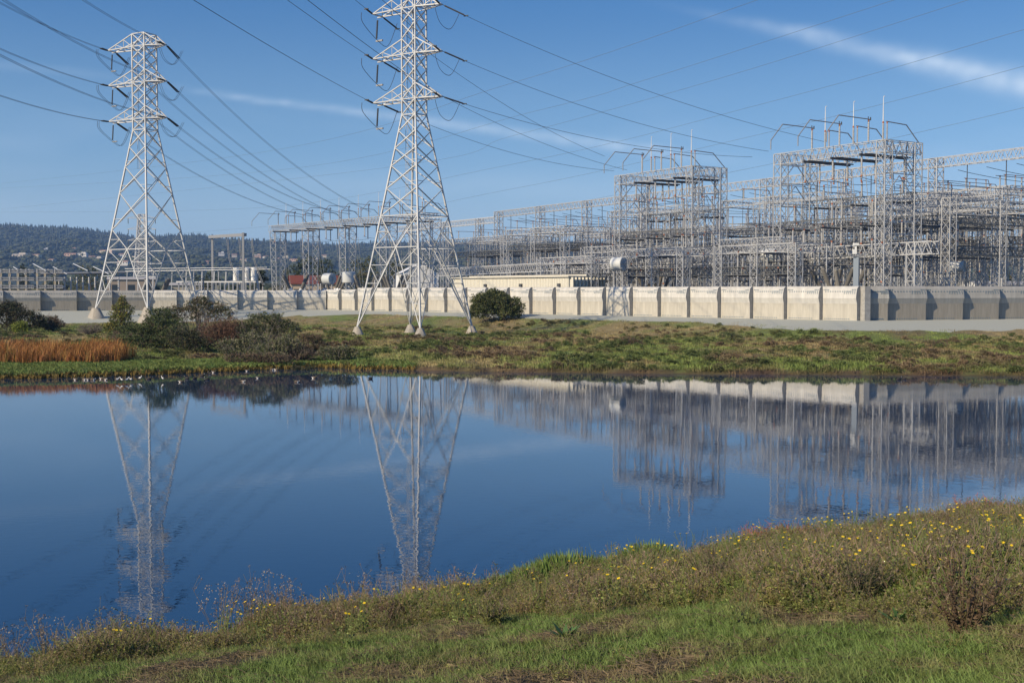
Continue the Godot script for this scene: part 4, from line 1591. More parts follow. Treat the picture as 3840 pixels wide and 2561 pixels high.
func build_substation() -> void:
	high_rack("tall switchrack nearest the wall corner, highest of all, with three lightning rods", Vector3(48.09, 2.88, -150.71), E1, 23.7, 7.0, 27.8, 3, 2)
	high_rack("tall switchrack in the middle with three lightning rods, left of the highest one", Vector3(28.33, 2.88, -182), E1, 23.7, 7.0, 27.8, 3, 2)
	high_rack("long switchrack left of the middle tower on splayed lattice legs", Vector3(-19.35, 2.88, -262.71), Vector3(56, 0, 67).normalized(), 87.0, 5.0, 25.6, 8, 5, true)
	# the long dead-end gantry that runs behind them
	var g := thing("dead_end_gantry", "long high lattice gantry rising to the right behind the switchracks", "gantry", Vector3(74.12, 2.88, -169.65))
	var e := Vector3(77.91, 1.15, 120.24).normalized()
	g.transform = turned(Vector3(84.82, 2.88, -153.18), e).scaled_local(Vector3.ONE * YARD)
	var L := 198.0
	for k in 9:
		put("lattice_beam", lattice_beam(22.0, 1.5, 1.7, 13, 0.08), mats["steel"], g, Transform3D(Basis.IDENTITY, Vector3(-22.0 * (k + 1), 29.6, 0)))
		put("lattice_column", lattice_column(1.9, 29.6, 15, 0.08), mats["steel"], g, Transform3D(Basis.IDENTITY, Vector3(-22.0 * (k + 1) + 1.2, 0, 0)))
		for j in 2:
			put("insulator_string", insulator(3.4, 0.1, 14), mats["dark"], g, Transform3D(Basis(Vector3.RIGHT, PI), Vector3(-22.0 * k - 6.0 - 8.0 * j, 27.8, 0)))
			put("dropper_cable", sagging([Vector3(-22.0 * k - 6.0 - 8.0 * j, 24.3, 0), Vector3(-22.0 * k - 2.0 - 8.0 * j, 19.0, 4.0)], 1.4, 0.05), mats["dark"], g)
		for j in 3:
			put("bus_wire", sagging([Vector3(-22.0 * k - 4.0 - 6.0 * j, 27.0, 0.0), Vector3(-22.0 * k + 3.0 - 6.0 * j, 25.0, -26.0)], 0.7, 0.05), mats["dark"], g)
	var g2 := thing("dead_end_gantry", "shorter pale gantry beam right behind the middle tower's shoulder", "gantry", Vector3.ZERO)
	g2.transform = turned(Vector3(-3.8, 23.6, -289.88), Vector3(19.0, 0, 30.0).normalized()).scaled_local(Vector3.ONE * YARD)
	g2.position.y = 2.88
	for k in 3:
		put("lattice_beam", lattice_beam(22.0, 1.5, 1.7, 13, 0.10), mats["bright"], g2, Transform3D(Basis.IDENTITY, Vector3(-22.0 * (k + 1), 26.5, 0)))
		put("lattice_column", lattice_column(1.9, 26.5, 14, 0.09), mats["steel"], g2, Transform3D(Basis.IDENTITY, Vector3(-22.0 * k - 10.0, 0, 0)))
	# the low tubular gantry close behind the wall
	var g3 := thing("bus_gantry", "long low gantry of white tubes passing behind the cream building", "gantry", Vector3.ZERO)
	g3.transform = turned(Vector3(61.76, 2.88, -137.53), Vector3(57.65, 1.15, 93.88).normalized()).scaled_local(Vector3.ONE * YARD)
	g3.position = Vector3(53.37, 12.08, -148.24)
	g3.position.y = 2.88
	for k in 8:
		put("lattice_beam", lattice_beam(20.0, 1.6, 1.9, 11, 0.11), mats["steel"], g3, Transform3D(Basis.IDENTITY, Vector3(-20.0 * (k + 1), 12.0, 0)))
		put("lattice_column", lattice_column(1.6, 12.0, 6, 0.10), mats["steel"], g3, Transform3D(Basis.IDENTITY, Vector3(-20.0 * k - 4.0, 0, 0)))
	# lower bus racks
	var full := [1.0, 0.80, 0.56]
	low_rack("low bus rack in front, right of the cream building's roof", Vector3(10.05, 2.88, -223.18), 24.6, 13.0, 19.4, full, 7)
	low_rack("low bus rack at the right edge of the photo, standing close behind the wall", Vector3(58.06, 2.88, -156.47), 24.0, 26.0, 19.4, [1.0, 0.86, 0.60], 6)
	low_rack("bus rack seen under the beams of the highest switchrack", Vector3(62.59, 2.88, -205.88), 30.0, 14.0, 19.4, full, 7)
	low_rack("bus rack between the two tall switchracks", Vector3(42.82, 2.88, -215.76), 26.0, 14.0, 19.4, full, 8)
	low_rack("bus rack behind the middle switchrack's left columns", Vector3(25.53, 2.88, -232.24), 26.0, 14.0, 19.4, full, 7)
	low_rack("bus rack seen through the middle tower's right legs", Vector3(-1.65, 2.88, -261.88), 30.0, 14.0, 19.4, full, 7)
	low_rack("second rack back at the right edge, taller with pipes on top", Vector3(72.47, 2.88, -174.59), 26.0, 18.0, 23.0, [1.0, 0.88, 0.62], 7)
	low_rack("distant bus rack behind the highest switchrack, right side", Vector3(88.94, 2.88, -215.76), 30.0, 16.0, 20.5, full, 6)
	low_rack("distant bus rack far behind the highest switchrack", Vector3(60.94, 2.88, -251.18), 30.0, 16.0, 22.0, full, 6)
	low_rack("distant bus rack far behind the middle switchrack", Vector3(36.24, 2.88, -275.88), 34.0, 16.0, 22.0, full, 6)
	low_rack("tall bus rack between the highest and the middle switchrack", Vector3(49.41, 2.88, -187.76), 28.0, 9.0, 23.5, [1.0, 0.74, 0.5], 8)
	low_rack("tall bus rack behind the middle switchrack, seen through it", Vector3(31.29, 2.88, -215.76), 26.0, 9.0, 23.5, [1.0, 0.74, 0.5], 8)
	low_rack("tall bus rack right of the highest switchrack", Vector3(69.18, 2.88, -196), 26.0, 9.0, 24.0, [1.0, 0.74, 0.5], 7)
	low_rack("small bus rack close behind the corner panels, beside the camera pole", Vector3(37.0, 2.88, -153.5), 17.0, 7.0, 12.0, [1.0, 0.7], 6)
	low_rack("small bus rack behind the long cream wall, left of the white drum", Vector3(24.5, 2.88, -168.0), 17.0, 7.0, 12.0, [1.0, 0.7], 6)
	low_rack("small bus rack behind the long cream wall, right of the cream building", Vector3(12.5, 2.88, -183.0), 17.0, 7.0, 11.0, [1.0, 0.7], 6)
	low_rack("tall bus rack at the right edge, behind the front one", Vector3(80.0, 2.88, -190.0), 24.0, 9.0, 25.0, [1.0, 0.76, 0.5], 8)
	low_rack("low rack directly under the highest switchrack's beam", Vector3(41.18, 2.88, -168.82), 20.0, 9.0, 14.0, [1.0, 0.8, 0.55], 6)
	low_rack("low rack directly under the middle switchrack's beam", Vector3(22.24, 2.88, -200.12), 20.0, 9.0, 14.0, [1.0, 0.8, 0.55], 6)
	# cream metal building
	var b := thing("metal_building", "long cream ribbed metal building just behind the wall", "building", Vector3.ZERO)
	var c0 := Vector3(8.7, 8.83, -180.35)
	var c1 := Vector3(-10.15, 8.52, -202.59)
	c0.y = 2.88
	c1.y = 2.88
	b.transform = turned(c0, (c0 - c1).normalized()).scaled_local(Vector3.ONE * YARD)
	var bl := c0.distance_to(c1) / YARD
	for k in 8:
		var s := Shape.new()
		var w := bl / 8.0
		s.box(Vector3(-w * (k + 0.5), 0, -4.5), Vector3(w - 0.05, 7.0, 9.0))
		var x := 0.3
		while x < w - 0.2:
			s.box(Vector3(-w * k - x, 0, 0.03), Vector3(0.08, 6.9, 0.06))
			x += 0.45
		put("wall_panel", s.mesh(), mat("cream", Color(0.60, 0.575, 0.495), 0.6), b)
	var rf := Shape.new()
	rf.box(Vector3(-bl / 2, 7.0, -4.5), Vector3(bl + 0.6, 0.22, 9.8))
	rf.bar(Vector3(-bl, 7.3, -4.5), Vector3(0.3, 7.3, -4.5), 0.42, 0.42, true)
	put("roof", rf.mesh(), mat("cream_roof", Color(0.50, 0.475, 0.41), 0.6), b)
	for k in 3:
		var s := Shape.new()
		s.box(Vector3(-2.5 - 11.0 * k, 5.2, 0.2), Vector3(0.7, 0.6, 0.35))
		put("wall_lamp", s.mesh(), mats["dark"], b)
		var d := Shape.new()
		d.box(Vector3(-2.8 - 11.0 * k, 0.0, 0.08), Vector3(1.3, 4.6, 0.12))
		put("door", d.mesh(), mats["white"], b)
	for k in 10:
		var s := Shape.new()
		s.box(Vector3(0.45, 0, -0.4 - 0.92 * k), Vector3(0.85, 6.95, 0.14))
		put("end_fin", s.mesh(), mat("cream", Color(0.6, 0.55, 0.4)), b)
	house("gabled_building", "white gabled building seen between the middle tower's legs", Vector3(-27.48, 8.76, -340) * Vector3(1, 0, 1) + Vector3(0, 2.1, 0), Vector3(16.0, 9.4, 10.7), PI / 2 + 0.2, Color(0.68, 0.69, 0.70), Color(0.60, 0.61, 0.63), "", 2, 0.5)
	house("red_roofed_house", "house with red roof and tan walls behind the slanting bushings", Vector3(-53.7, 8.62, -318) * Vector3(1, 0, 1) + Vector3(0, 2.1, 0), Vector3(12.8, 6.3, 8.0), 0.25, Color(0.50, 0.40, 0.29), Color(0.17, 0.045, 0.03), "", 4, 0.55)
	for k in 7:
		var sp: Array = [[Vector3(85.21, 9.79, -318), 18, 6.5], [Vector3(99.16, 9.5, -290), 9, 8.0], [Vector3(39.61, 9.91, -330), 16, 6.0], [Vector3(123.66, 9.6, -300), 16, 6.0], [Vector3(69.84, 10.22, -360), 20, 8.0], [Vector3(-136, 10.85, -420), 16, 8.5], [Vector3(-118.57, 10.95, -430), 16, 6.5]][k]
		var at := Vector3(sp[0].x, 2.1, sp[0].z)
		var what: String = ["low white shed behind the big slanting bushings near the corner", "grey block building behind the highest switchrack's right columns", "white shed seen low between the two tall switchracks", "white shed low at the right edge of the photo", "pale long shed far behind the tall switchracks", "tan flat-roofed building behind the left tower's centre legs", "cream house with low roof right of the left tower's legs"][k]
		house("shed", what, at, Vector3(sp[1], sp[2], 8.0), 0.3, [Color(0.62, 0.62, 0.6), Color(0.32, 0.34, 0.36), Color(0.6, 0.6, 0.58), Color(0.6, 0.6, 0.58), Color(0.5, 0.5, 0.48), Color(0.36, 0.29, 0.23), Color(0.44, 0.39, 0.30)][k], Color(0.40, 0.38, 0.36), "", 3, 0.2)
	# circuit breakers
	breaker("big breaker with grey brown bushings slanting up near the wall corner", Vector3(42.46, 8.08, -153.18) * Vector3(1, 0, 1) + Vector3(0, 3.3, 0), 1.35, 0.25)
	breaker("breaker with slanting bushings low between the two tall switchracks", Vector3(22.72, 7.72, -183.65) * Vector3(1, 0, 1) + Vector3(0, 3.0, 0), 1.35, 0.3)
	breaker("breaker with bushings in front of the red-roofed house's left gable", Vector3(-45.47, 8.14, -247.06) * Vector3(1, 0, 1) + Vector3(0, 2.88, 0), 1.55, 0.15)
	breaker("breaker with bushings in front of the red roof's right half", Vector3(-37.29, 8.12, -243.76) * Vector3(1, 0, 1) + Vector3(0, 2.88, 0), 1.5, 0.35)
	breaker("breaker right of the long switchrack, left of the middle tower's foot", Vector3(-29.82, 8.09, -238.82) * Vector3(1, 0, 1) + Vector3(0, 2.88, 0), 1.5, 0.2)
	breaker("breaker standing between the middle tower's legs", Vector3(-23.24, 8.04, -232.24) * Vector3(1, 0, 1) + Vector3(0, 2.88, 0), 1.5, 0.3)
	breaker("breaker at the far left behind the left tower's centre legs", Vector3(-72.54, 8.1, -240.47) * Vector3(1, 0, 1) + Vector3(0, 2.88, 0), 1.35, 0.2)
	# big drums
	var ax := Vector3(0.80, 0, 0.60).normalized()
	barrel("line_trap", "grey drum on stacked insulators just above the cream building's right end", Vector3(16, 10.55, -177.06), 1.25, 2.3, ax, 2.6)
	barrel("line_trap", "white drum on ribbed insulators above the wall, under the highest switchrack", Vector3(35.52, 11.35, -162.24), 1.2, 2.3, ax, 2.9)
	barrel("line_trap", "grey drum in front of the red roof", Vector3(-36.59, 8.93, -234.71), 1.35, 2.6, ax, 2.6)
	barrel("line_trap", "small white drum seen low at the right edge", Vector3(63.63, 9.97, -168), 0.95, 2.4, ax, 2.6)
	var tk := thing("surge_tank", "square grey tank box on a leg, right of the red roof", "tank", Vector3(-33.17, 8.97, -238.82))
	tk.scale = Vector3.ONE * YARD
	var q := Shape.new()
	q.lathe(Vector3(0, -1.0, 0), Vector3(0, 1.7, 0), [[0.0, 1.6], [0.06, 1.7], [0.94, 1.7], [1.0, 1.5]], 14)
	put("tank", q.mesh(), mats["paint"], tk)
	q = Shape.new()
	q.box(Vector3(0, -7.0, 0), Vector3(0.5, 6.0, 0.5))
	put("leg", q.mesh(), mats["steel"], tk)
	# steel pole with a camera head at the corner
	var pl := thing("camera_pole", "square galvanised pole with a white camera head at the wall corner", "pole", Vector3(41.67, 2.88, -142.31))
	q = Shape.new()
	pl.scale = Vector3.ONE * YARD
	q.box(Vector3.ZERO, Vector3(0.75, 9.4, 0.75), Vector3(0.9, 0, 0.43), Vector3(-0.43, 0, 0.9))
	put("post", q.mesh(), mat("pole", Color(0.20, 0.24, 0.29), 0.5, 0.0), pl)
	q = Shape.new()
	q.box(Vector3(0, 9.4, 0), Vector3(1.2, 0.2, 1.0))
	q.bar(Vector3(-1.3, 9.8, 0), Vector3(1.5, 9.8, 0), 0.12, -1, true)
	q.bar(Vector3(1.2, 9.8, 0), Vector3(1.1, 5.0, 0.5), 0.1)
	put("bracket", q.mesh(), mats["dull"], pl)
	q = Shape.new()
	q.box(Vector3(-0.3, 9.8, 0.1), Vector3(0.5, 0.7, 0.5))
	q.bar(Vector3(-0.1, 10.4, 0), Vector3(-0.1, 11.2, 0), 0.22)
	q.box(Vector3(-0.1, 11.1, 0), Vector3(0.75, 0.32, 0.5))
	put("camera_head", q.mesh(), mats["white"], pl)
	# capacitor banks at the far left
	var cols := [-96.81, -95.3, -93.79, -92.21, -90.75, -89.3, -87.3, -85.87, -84.11]
	var proto: Node3D = null
	var ord := ["first", "second", "third", "fourth", "fifth", "sixth", "seventh", "eighth", "ninth", "tenth", "eleventh", "twelfth"]
	for k in cols.size():
		var x: float = cols[k]
		var at := Vector3(x, 2.88, -215.8 - 0.1 * k)
		var lab := "grey capacitor rack of three tiers at far left, %s from the right end" % ord[cols.size() - 1 - k]
		if proto:
			dup(proto, at, lab, "capacitor racks behind the leftmost wall")
			continue
		proto = thing("capacitor_rack", lab, "capacitor rack", at, "capacitor racks behind the leftmost wall")
		proto.scale = Vector3.ONE * YARD
		for tier in 4:
			var y := 3.2 + 1.75 * tier
			var s := Shape.new()
			s.box(Vector3(0.85, y, 0.3), Vector3(1.75, 0.16, 0.16))
			s.box(Vector3(0.85, y, -1.4), Vector3(1.75, 0.16, 0.16))
			s.box(Vector3(0.85, y + 0.62, 0.3), Vector3(1.75, 0.12, 0.14))
			for z in [0.3, -1.4]:
				s.box(Vector3(0.0, y - 0.1, z), Vector3(0.3, 1.0, 0.3))
			put("tier_frame", s.mesh(), mats["dull"], proto)
			for j in 4:
				var c := Shape.new()
				c.box(Vector3(0.36 + 0.38 * j, y + 0.17, -0.5), Vector3(0.26, 0.42, 1.5))
				put("capacitor_can", c.mesh(), mats["steel"], proto)
				var c2 := Shape.new()
				c2.lathe(Vector3(0.36 + 0.38 * j, y + 0.38, 0.25), Vector3(0.36 + 0.38 * j, y + 0.38, 0.5), [[0.0, 0.09], [1.0, 0.07]], 6)
				put("terminal", c2.mesh(), mats["dark"], proto)
			for z in [-0.14, 0.14]:
				put("insulator", insulator(0.85, 0.12, 5), mat("tan porcelain", Color(0.46, 0.40, 0.30), 0.5), proto, Transform3D(Basis.IDENTITY, Vector3(z, y - 0.95, 0.34)))
	var slant := thing("bus_bars", "slanting grey bus pipes leading from the capacitor racks to the duct", "bus bars", Vector3.ZERO)
	for k in 5:
		var p0 := Vector3(-77.74, 9.38, -216.59) + Vector3(-4.0 * k, 0.6 * (k % 2), -0.5 * k)
		put("bus_pipe", pipe([p0 + Vector3(-1.5, 1.7, -6.0), p0 + Vector3(4.5, 0.2, 3.0)], 0.09), mats["bright"], slant)
	var duct := thing("bus_duct", "thick grey horizontal bus duct on posts at the left", "bus duct", Vector3.ZERO)
	put("duct", pipe([Vector3(-87.85, 9.66, -219.06), Vector3(-73.68, 10.06, -224)], 0.25), mats["dull"], duct)
	for X in [-84.9, -83.84, -82.7, -81.56, -80.42, -79.28, -78.14, -76.92, -75.37, -73.74]:
		var s := Shape.new()
		s.box(Vector3(X, 2.8, -220.3), Vector3(0.2, 3.37, 0.2))
		put("stand", s.mesh(), mats["steel"], duct)
		put("insulator", insulator(2.96, 0.19, 10), mats["porcelain"], duct, Transform3D(Basis.IDENTITY, Vector3(X, 6.17, -220.3)))
	# portal frame with three white tanks
	var po := thing("portal_frame", "plain grey portal frame of two posts and a beam, left of the long switchrack", "portal frame", Vector3.ZERO)
	var pa := Vector3(-61.23, 17.32, -240.47)
	var pb := Vector3(-52.67, 17.3, -230.59)
	q = Shape.new()
	q.bar(Vector3(pa.x, 2, pa.z), pa, 0.42, 0.42, true)
	put("post", q.mesh(), mats["dull"], po)
	q = Shape.new()
	q.bar(Vector3(pb.x, 2, pb.z), pb + Vector3.UP * 0.6, 0.42, 0.42, true)
	put("post", q.mesh(), mats["dull"], po)
	q = Shape.new()
	q.bar(pa + Vector3(-0.6, 0.2, 0), pb + Vector3(0.5, 0.2, 0), 0.45, 0.6, true)
	put("beam", q.mesh(), mats["dull"], po)
	for k in 3:
		var top := pa.lerp(pb, 0.5 + 0.32 * k) + Vector3(0.4 * k, -0.5, 0)
		for z in [-0.12, 0.12]:
			put("dropper_cable", smooth_mesh([top + Vector3(z, 0, 0), top + Vector3(0.4 + z, -4.0, 0), top + Vector3(1.6 + z, -7.6, 0), top + Vector3(2.2 + z, -9.2, 0)], 0.05), mats["cable"], po)
	var deck := thing("equipment_platform", "steel platform beam carrying the three white tanks", "platform", Vector3.ZERO)
	q = Shape.new()
	var da := Vector3(-68.16, 8.35, -238.82)
	var db := Vector3(-49.61, 8.3, -232.24)
	q.bar(da, db, 0.3, 0.3, true)
	put("beam", q.mesh(), mats["steel"], deck)
	for k in 20:
		var u := da.lerp(db, (k + 0.5) / 20.0)
		q = Shape.new()
		q.box(Vector3(u.x, 2.0, u.z), Vector3(0.24, u.y - 2.1, 0.24))
		put("post", q.mesh(), mats["dull"], deck)
	var tw := [["leftmost", Vector3(-55.47, 8.42, -236.35)], ["middle", Vector3(-53.05, 8.41, -234.71)], ["rightmost", Vector3(-51.38, 8.4, -233.88)]]
	for e2 in tw:
		var t := thing("white_tank", "%s of the three white upright tanks on the platform" % e2[0], "tank", e2[1], "white upright tanks")
		q = Shape.new()
		q.lathe(Vector3(0, 0.1, 0), Vector3(0, 2.75, 0), [[0.0, 0.5], [0.02, 0.55], [0.97, 0.55], [1.0, 0.5]], 14)
		put("cylinder", q.mesh(), mats["white"], t)
	var fr := thing("bus_bars", "two thin horizontal pipes on slanting struts behind the white tanks", "bus bars", Vector3.ZERO)
	put("bus_pipe", pipe([Vector3(-79.17, 11.03, -240.47), Vector3(-49.07, 11.2, -235.53)], 0.07), mats["bright"], fr)
	put("bus_pipe", pipe([Vector3(-78.1, 10.44, -237.18), Vector3(-47.36, 10.76, -230.59)], 0.07), mats["bright"], fr)
	for X in [-77.34, -75.06, -72.08, -68.32, -65.44, -63.95, -62.28, -59.83, -58.96, -57.47, -55.98, -53.88, -51.08]:
		var s := Shape.new()
		s.bar(Vector3(X - 0.4, 2.5, -236.3), Vector3(X, 10.37, -236.3), 0.12 if int(X * 10.0) % 2 else 0.22)
		put("strut", s.mesh(), mats["steel"], fr)
	# rows of post insulators on stands
	var sup: Node3D = null
	for k in 60:
		var u := rng.randf()
		var zone := 0 if k < 40 else 1 if k < 50 else 2
		var a: Vector2 = WALL[2].lerp(WALL[3], u) if zone == 0 else WALL[3].lerp(WALL[4], u * 0.6) if zone == 1 else WALL[1].lerp(WALL[2], u)
		var off := rng.randf_range(7.0, 40.0)
		var at := Vector3(a.x + off * 0.45, 2.88, -(a.y + off))
		var lab: String = ["grey post insulator on a steel stand behind the long cream wall", "grey post insulator on a steel stand behind the grey wall right of the corner", "grey post insulator on a steel stand behind the left tower's sunlit wall"][zone]
		if sup == null:
			sup = bus_support(lab, at, 5.4)
		else:
			var o := dup(sup, at, lab, "post insulators on steel stands behind the wall")
			o.scale = Vector3.ONE * rng.randf_range(0.7, 1.1)
	# trees beyond
	var dark := [Color(0.030, 0.042, 0.016), Color(0.045, 0.055, 0.022), Color(0.022, 0.03, 0.014)]
	var olive := [Color(0.07, 0.075, 0.03), Color(0.05, 0.06, 0.022), Color(0.09, 0.08, 0.035)]
	var spots := [[Vector3(-69.85, 18.32, -400), 15.0, "broad dark tree behind the long switchrack's second leg"], [Vector3(-67.3, 17.05, -420), 13.0, "dark tree right of the broad one, over the red roof"], [Vector3(-53.32, 17.93, -430), 14.0, "olive tree between the long switchrack and the middle tower"], [Vector3(-43.99, 17.55, -440), 13.0, "olive tree behind the middle tower's left leg"], [Vector3(-80.84, 14.92, -380), 6.5, "dark tree just right of the white tanks"], [Vector3(-104.35, 13.3, -400), 11.0, "dark tree left of the portal frame"], [Vector3(-154.3, 14.12, -430), 15.0, "low olive trees behind the bus duct"], [Vector3(-216.15, 18.98, -520), 8.0, "small dark pointed tree above the capacitor racks"], [Vector3(-12.56, 17.8, -450), 13.0, "dark tree right of the middle tower, over the cream building"], [Vector3(2.47, 16.01, -460), 11.0, "dark tree over the cream building's middle"], [Vector3(30.32, 15.87, -470), 12.0, "dark tree behind the cream building's right end"], [Vector3(61.14, 13.17, -430), 10.0, "dark tree low behind the breaker bushings"], [Vector3(98.76, 13.57, -330), 9.0, "dark olive tree right of the camera pole"], [Vector3(140.09, 13.53, -340), 9.0, "yellowish tree low at the right edge"], [Vector3(113.19, 11.41, -350), 9.0, "dark tree low behind the highest switchrack"], [Vector3(-176.16, 12.62, -460), 14.0, "low dark tree behind the left capacitor racks"]]
	for k in spots.size():
		var sp: Array = spots[k]
		var top: Vector3 = sp[0]
		tree("pine_tree" if k == 7 else "leafy_tree", sp[2], Vector3(top.x, 2.0, top.z), top.y - 2.0, sp[1], olive if k in [2, 3, 6, 13] else dark, 2600, k == 7)

func smooth_mesh(keys: Array, r: float) -> ArrayMesh:
	var s := Shape.new()
	s.tube(smooth_path(keys, 6), r, 4)
	return s.mesh()


func build_far_bank() -> void:
	var dk := [Color(0.030, 0.038, 0.016), Color(0.045, 0.05, 0.02), Color(0.055, 0.045, 0.025)]
	var green := [Color(0.055, 0.075, 0.022), Color(0.075, 0.095, 0.03), Color(0.04, 0.055, 0.018)]
	var pale := [Color(0.13, 0.135, 0.065), Color(0.09, 0.10, 0.04), Color(0.19, 0.175, 0.11), Color(0.07, 0.08, 0.03)]
	var brown := [Color(0.13, 0.085, 0.055), Color(0.10, 0.07, 0.05), Color(0.09, 0.085, 0.04)]
	var yellow := [Color(0.16, 0.17, 0.03), Color(0.11, 0.13, 0.03), Color(0.20, 0.16, 0.03), Color(0.07, 0.09, 0.025)]
	var grey := Color(0.22, 0.19, 0.165)
	shrub("dark_bush", "big dark bush at the left edge behind the brown reeds", Vector3(-65.4, 1, -154.74), [[Vector3(-1.6, 1.6, 0), Vector3(1.9, 1.7, 1.8)], [Vector3(0.6, 1.4, 0.2), Vector3(1.7, 1.4, 1.6)], [Vector3(-0.7, 2.5, -0.3), Vector3(1.3, 1.0, 1.2)], [Vector3(2.1, 0.9, 0), Vector3(1.1, 0.9, 1.1)]], 16000, 0.10, dk, 60)
	shrub("brown_bush", "brown twiggy bush right beside the big dark one", Vector3(-62.28, 1, -158.03), [[Vector3(0, 0.9, 0), Vector3(1.2, 1.0, 1.1)], [Vector3(0.6, 0.7, 0.2), Vector3(0.9, 0.8, 0.8)]], 5000, 0.07, brown, 160, Color(0.15, 0.11, 0.08))
	shrub("yellow_shrub", "small yellow-green shrub in front of the big dark bush", Vector3(-60.64, 1, -145.62), [[Vector3(0, 0.65, 0.8), Vector3(0.75, 0.7, 0.6)], [Vector3(0.2, 1.1, 0.8), Vector3(0.45, 0.4, 0.4)]], 3500, 0.075, [Color(0.20, 0.22, 0.03), Color(0.13, 0.16, 0.03)], 20)
	shrub("tall_shrub", "tall yellow-green leafy shrub in front of the left tower", Vector3(-49.68, 1, -148.54), [[Vector3(0.1, 1.3, 0), Vector3(1.15, 1.2, 1.0)], [Vector3(0.25, 2.4, 0), Vector3(0.95, 1.1, 0.9)], [Vector3(0.3, 3.3, 0), Vector3(0.45, 0.8, 0.45)], [Vector3(-0.3, 0.7, 0.2), Vector3(1.2, 0.7, 1.0)]], 8500, 0.085, yellow, 140, Color(0.20, 0.16, 0.13), 0.55)
	shrub("bare_bush", "low grey leafless bush left of the tall shrub", Vector3(-52.24, 0.8, -145.21), [[Vector3(0, 0.5, 0), Vector3(1.3, 0.8, 0.9)]], 500, 0.05, brown, 190, grey)
	shrub("coyote_bush", "dark green low bush right of the tall shrub", Vector3(-34.23, 0.7, -111.81), [[Vector3(-1.2, 1.0, 0), Vector3(1.4, 1.1, 1.2)], [Vector3(0.5, 1.5, -0.4), Vector3(1.5, 1.3, 1.3)], [Vector3(1.5, 0.8, 0.5), Vector3(1.2, 0.9, 1.0)], [Vector3(-0.4, 0.5, 0.9), Vector3(1.5, 0.6, 0.9)], [Vector3(0.3, 2.5, -1.0), Vector3(1.0, 0.8, 0.9)]], 17000, 0.07, green, 70)
	shrub("coyote_bush", "taller dark bush on the crest with bare grey branches below", Vector3(-35.66, 1, -132.6), [[Vector3(-1.2, 2.3, 0), Vector3(1.5, 1.0, 1.2)], [Vector3(0.6, 3.0, -0.3), Vector3(1.7, 0.75, 1.2)], [Vector3(2.0, 2.3, 0), Vector3(1.3, 0.9, 1.1)], [Vector3(-2.4, 1.6, 0.2), Vector3(1.1, 1.0, 1.0)], [Vector3(0.3, 3.6, -0.4), Vector3(0.8, 0.5, 0.7)]], 14000, 0.07, [Color(0.045, 0.055, 0.018), Color(0.065, 0.07, 0.025), Color(0.10, 0.07, 0.04)], 190, grey)
	shrub("dark_bush", "dark round bush low in front of the tall branchy one", Vector3(-30.26, 0.7, -108.7), [[Vector3(0, 0.9, 0), Vector3(1.3, 1.0, 1.1)], [Vector3(1.0, 0.6, 0.3), Vector3(0.9, 0.7, 0.8)]], 7000, 0.07, dk, 40)
	shrub("red_brown_brush", "tall reddish brown dry brush right of the dark bushes", Vector3(-27.6, 0.8, -111.48), [[Vector3(-0.4, 1.2, 0), Vector3(1.4, 1.3, 1.0)], [Vector3(0.9, 1.5, -0.2), Vector3(1.1, 1.1, 1.0)]], 4000, 0.06, [Color(0.14, 0.07, 0.045), Color(0.10, 0.065, 0.04)], 420, Color(0.14, 0.075, 0.05), 0.4)
	shrub("coyote_bush", "dark green crest of the rounded bush above the grey brush", Vector3(-23.38, 0.8, -111.48), [[Vector3(0, 2.3, -0.3), Vector3(1.5, 0.9, 1.3)], [Vector3(-1.3, 1.7, 0), Vector3(1.1, 0.8, 1.0)], [Vector3(1.4, 1.8, 0), Vector3(1.1, 0.7, 1.0)]], 11000, 0.065, [Color(0.06, 0.075, 0.025), Color(0.11, 0.115, 0.05), Color(0.045, 0.055, 0.02)], 160, grey)
	shrub("seeding_bush", "pale green bush with cream seed heads in front, left half", Vector3(-23.76, 0.6, -103.38), [[Vector3(-0.7, 0.9, 0), Vector3(1.1, 0.8, 0.9)], [Vector3(0.7, 1.3, -0.2), Vector3(1.0, 0.8, 0.9)], [Vector3(0.0, 0.4, 0.5), Vector3(1.3, 0.5, 0.8)]], 9000, 0.06, pale, 120, grey)
	shrub("seeding_bush", "pale green bush with cream seed heads in front, right half", Vector3(-20.46, 0.6, -100.76), [[Vector3(-0.4, 0.7, 0.2), Vector3(1.0, 0.75, 0.8)], [Vector3(0.8, 1.2, 0), Vector3(0.9, 0.7, 0.8)], [Vector3(0.3, 0.4, 0.7), Vector3(0.8, 0.45, 0.6)]], 8000, 0.06, pale, 120, grey)
	shrub("bare_bush", "tangle of bare crooked grey branches at the shrubs' right end", Vector3(-19.05, 0.5, -101.18), [[Vector3(0, 0.8, 0), Vector3(1.5, 1.0, 0.9)], [Vector3(0.7, 0.5, 0.4), Vector3(1.2, 0.6, 0.8)]], 1500, 0.06, brown, 320, Color(0.17, 0.13, 0.10), 0.4)
	shrub("brown_bush", "rust brown rounded bush beside the bare tangle", Vector3(-18.65, 0.7, -108.7), [[Vector3(0, 1.0, 0), Vector3(1.0, 0.9, 0.9)], [Vector3(0.9, 0.5, 0.2), Vector3(1.0, 0.5, 0.8)]], 6000, 0.06, [Color(0.10, 0.07, 0.04), Color(0.07, 0.06, 0.025), Color(0.13, 0.085, 0.05)], 120)
	shrub("dark_bush", "small dark bush low at the water end of the shrubs", Vector3(-17.44, 0.4, -96.8), [[Vector3(0, 0.4, 0), Vector3(0.8, 0.6, 0.7)]], 3000, 0.06, dk, 30)
	shrub("seeding_bush", "last small pale bush right of the shrubs", Vector3(-15.15, 0.5, -101.18), [[Vector3(-0.3, 0.6, 0), Vector3(0.9, 0.6, 0.8)], [Vector3(0.6, 0.7, 0), Vector3(0.8, 0.6, 0.7)]], 6000, 0.06, pale, 70, grey)
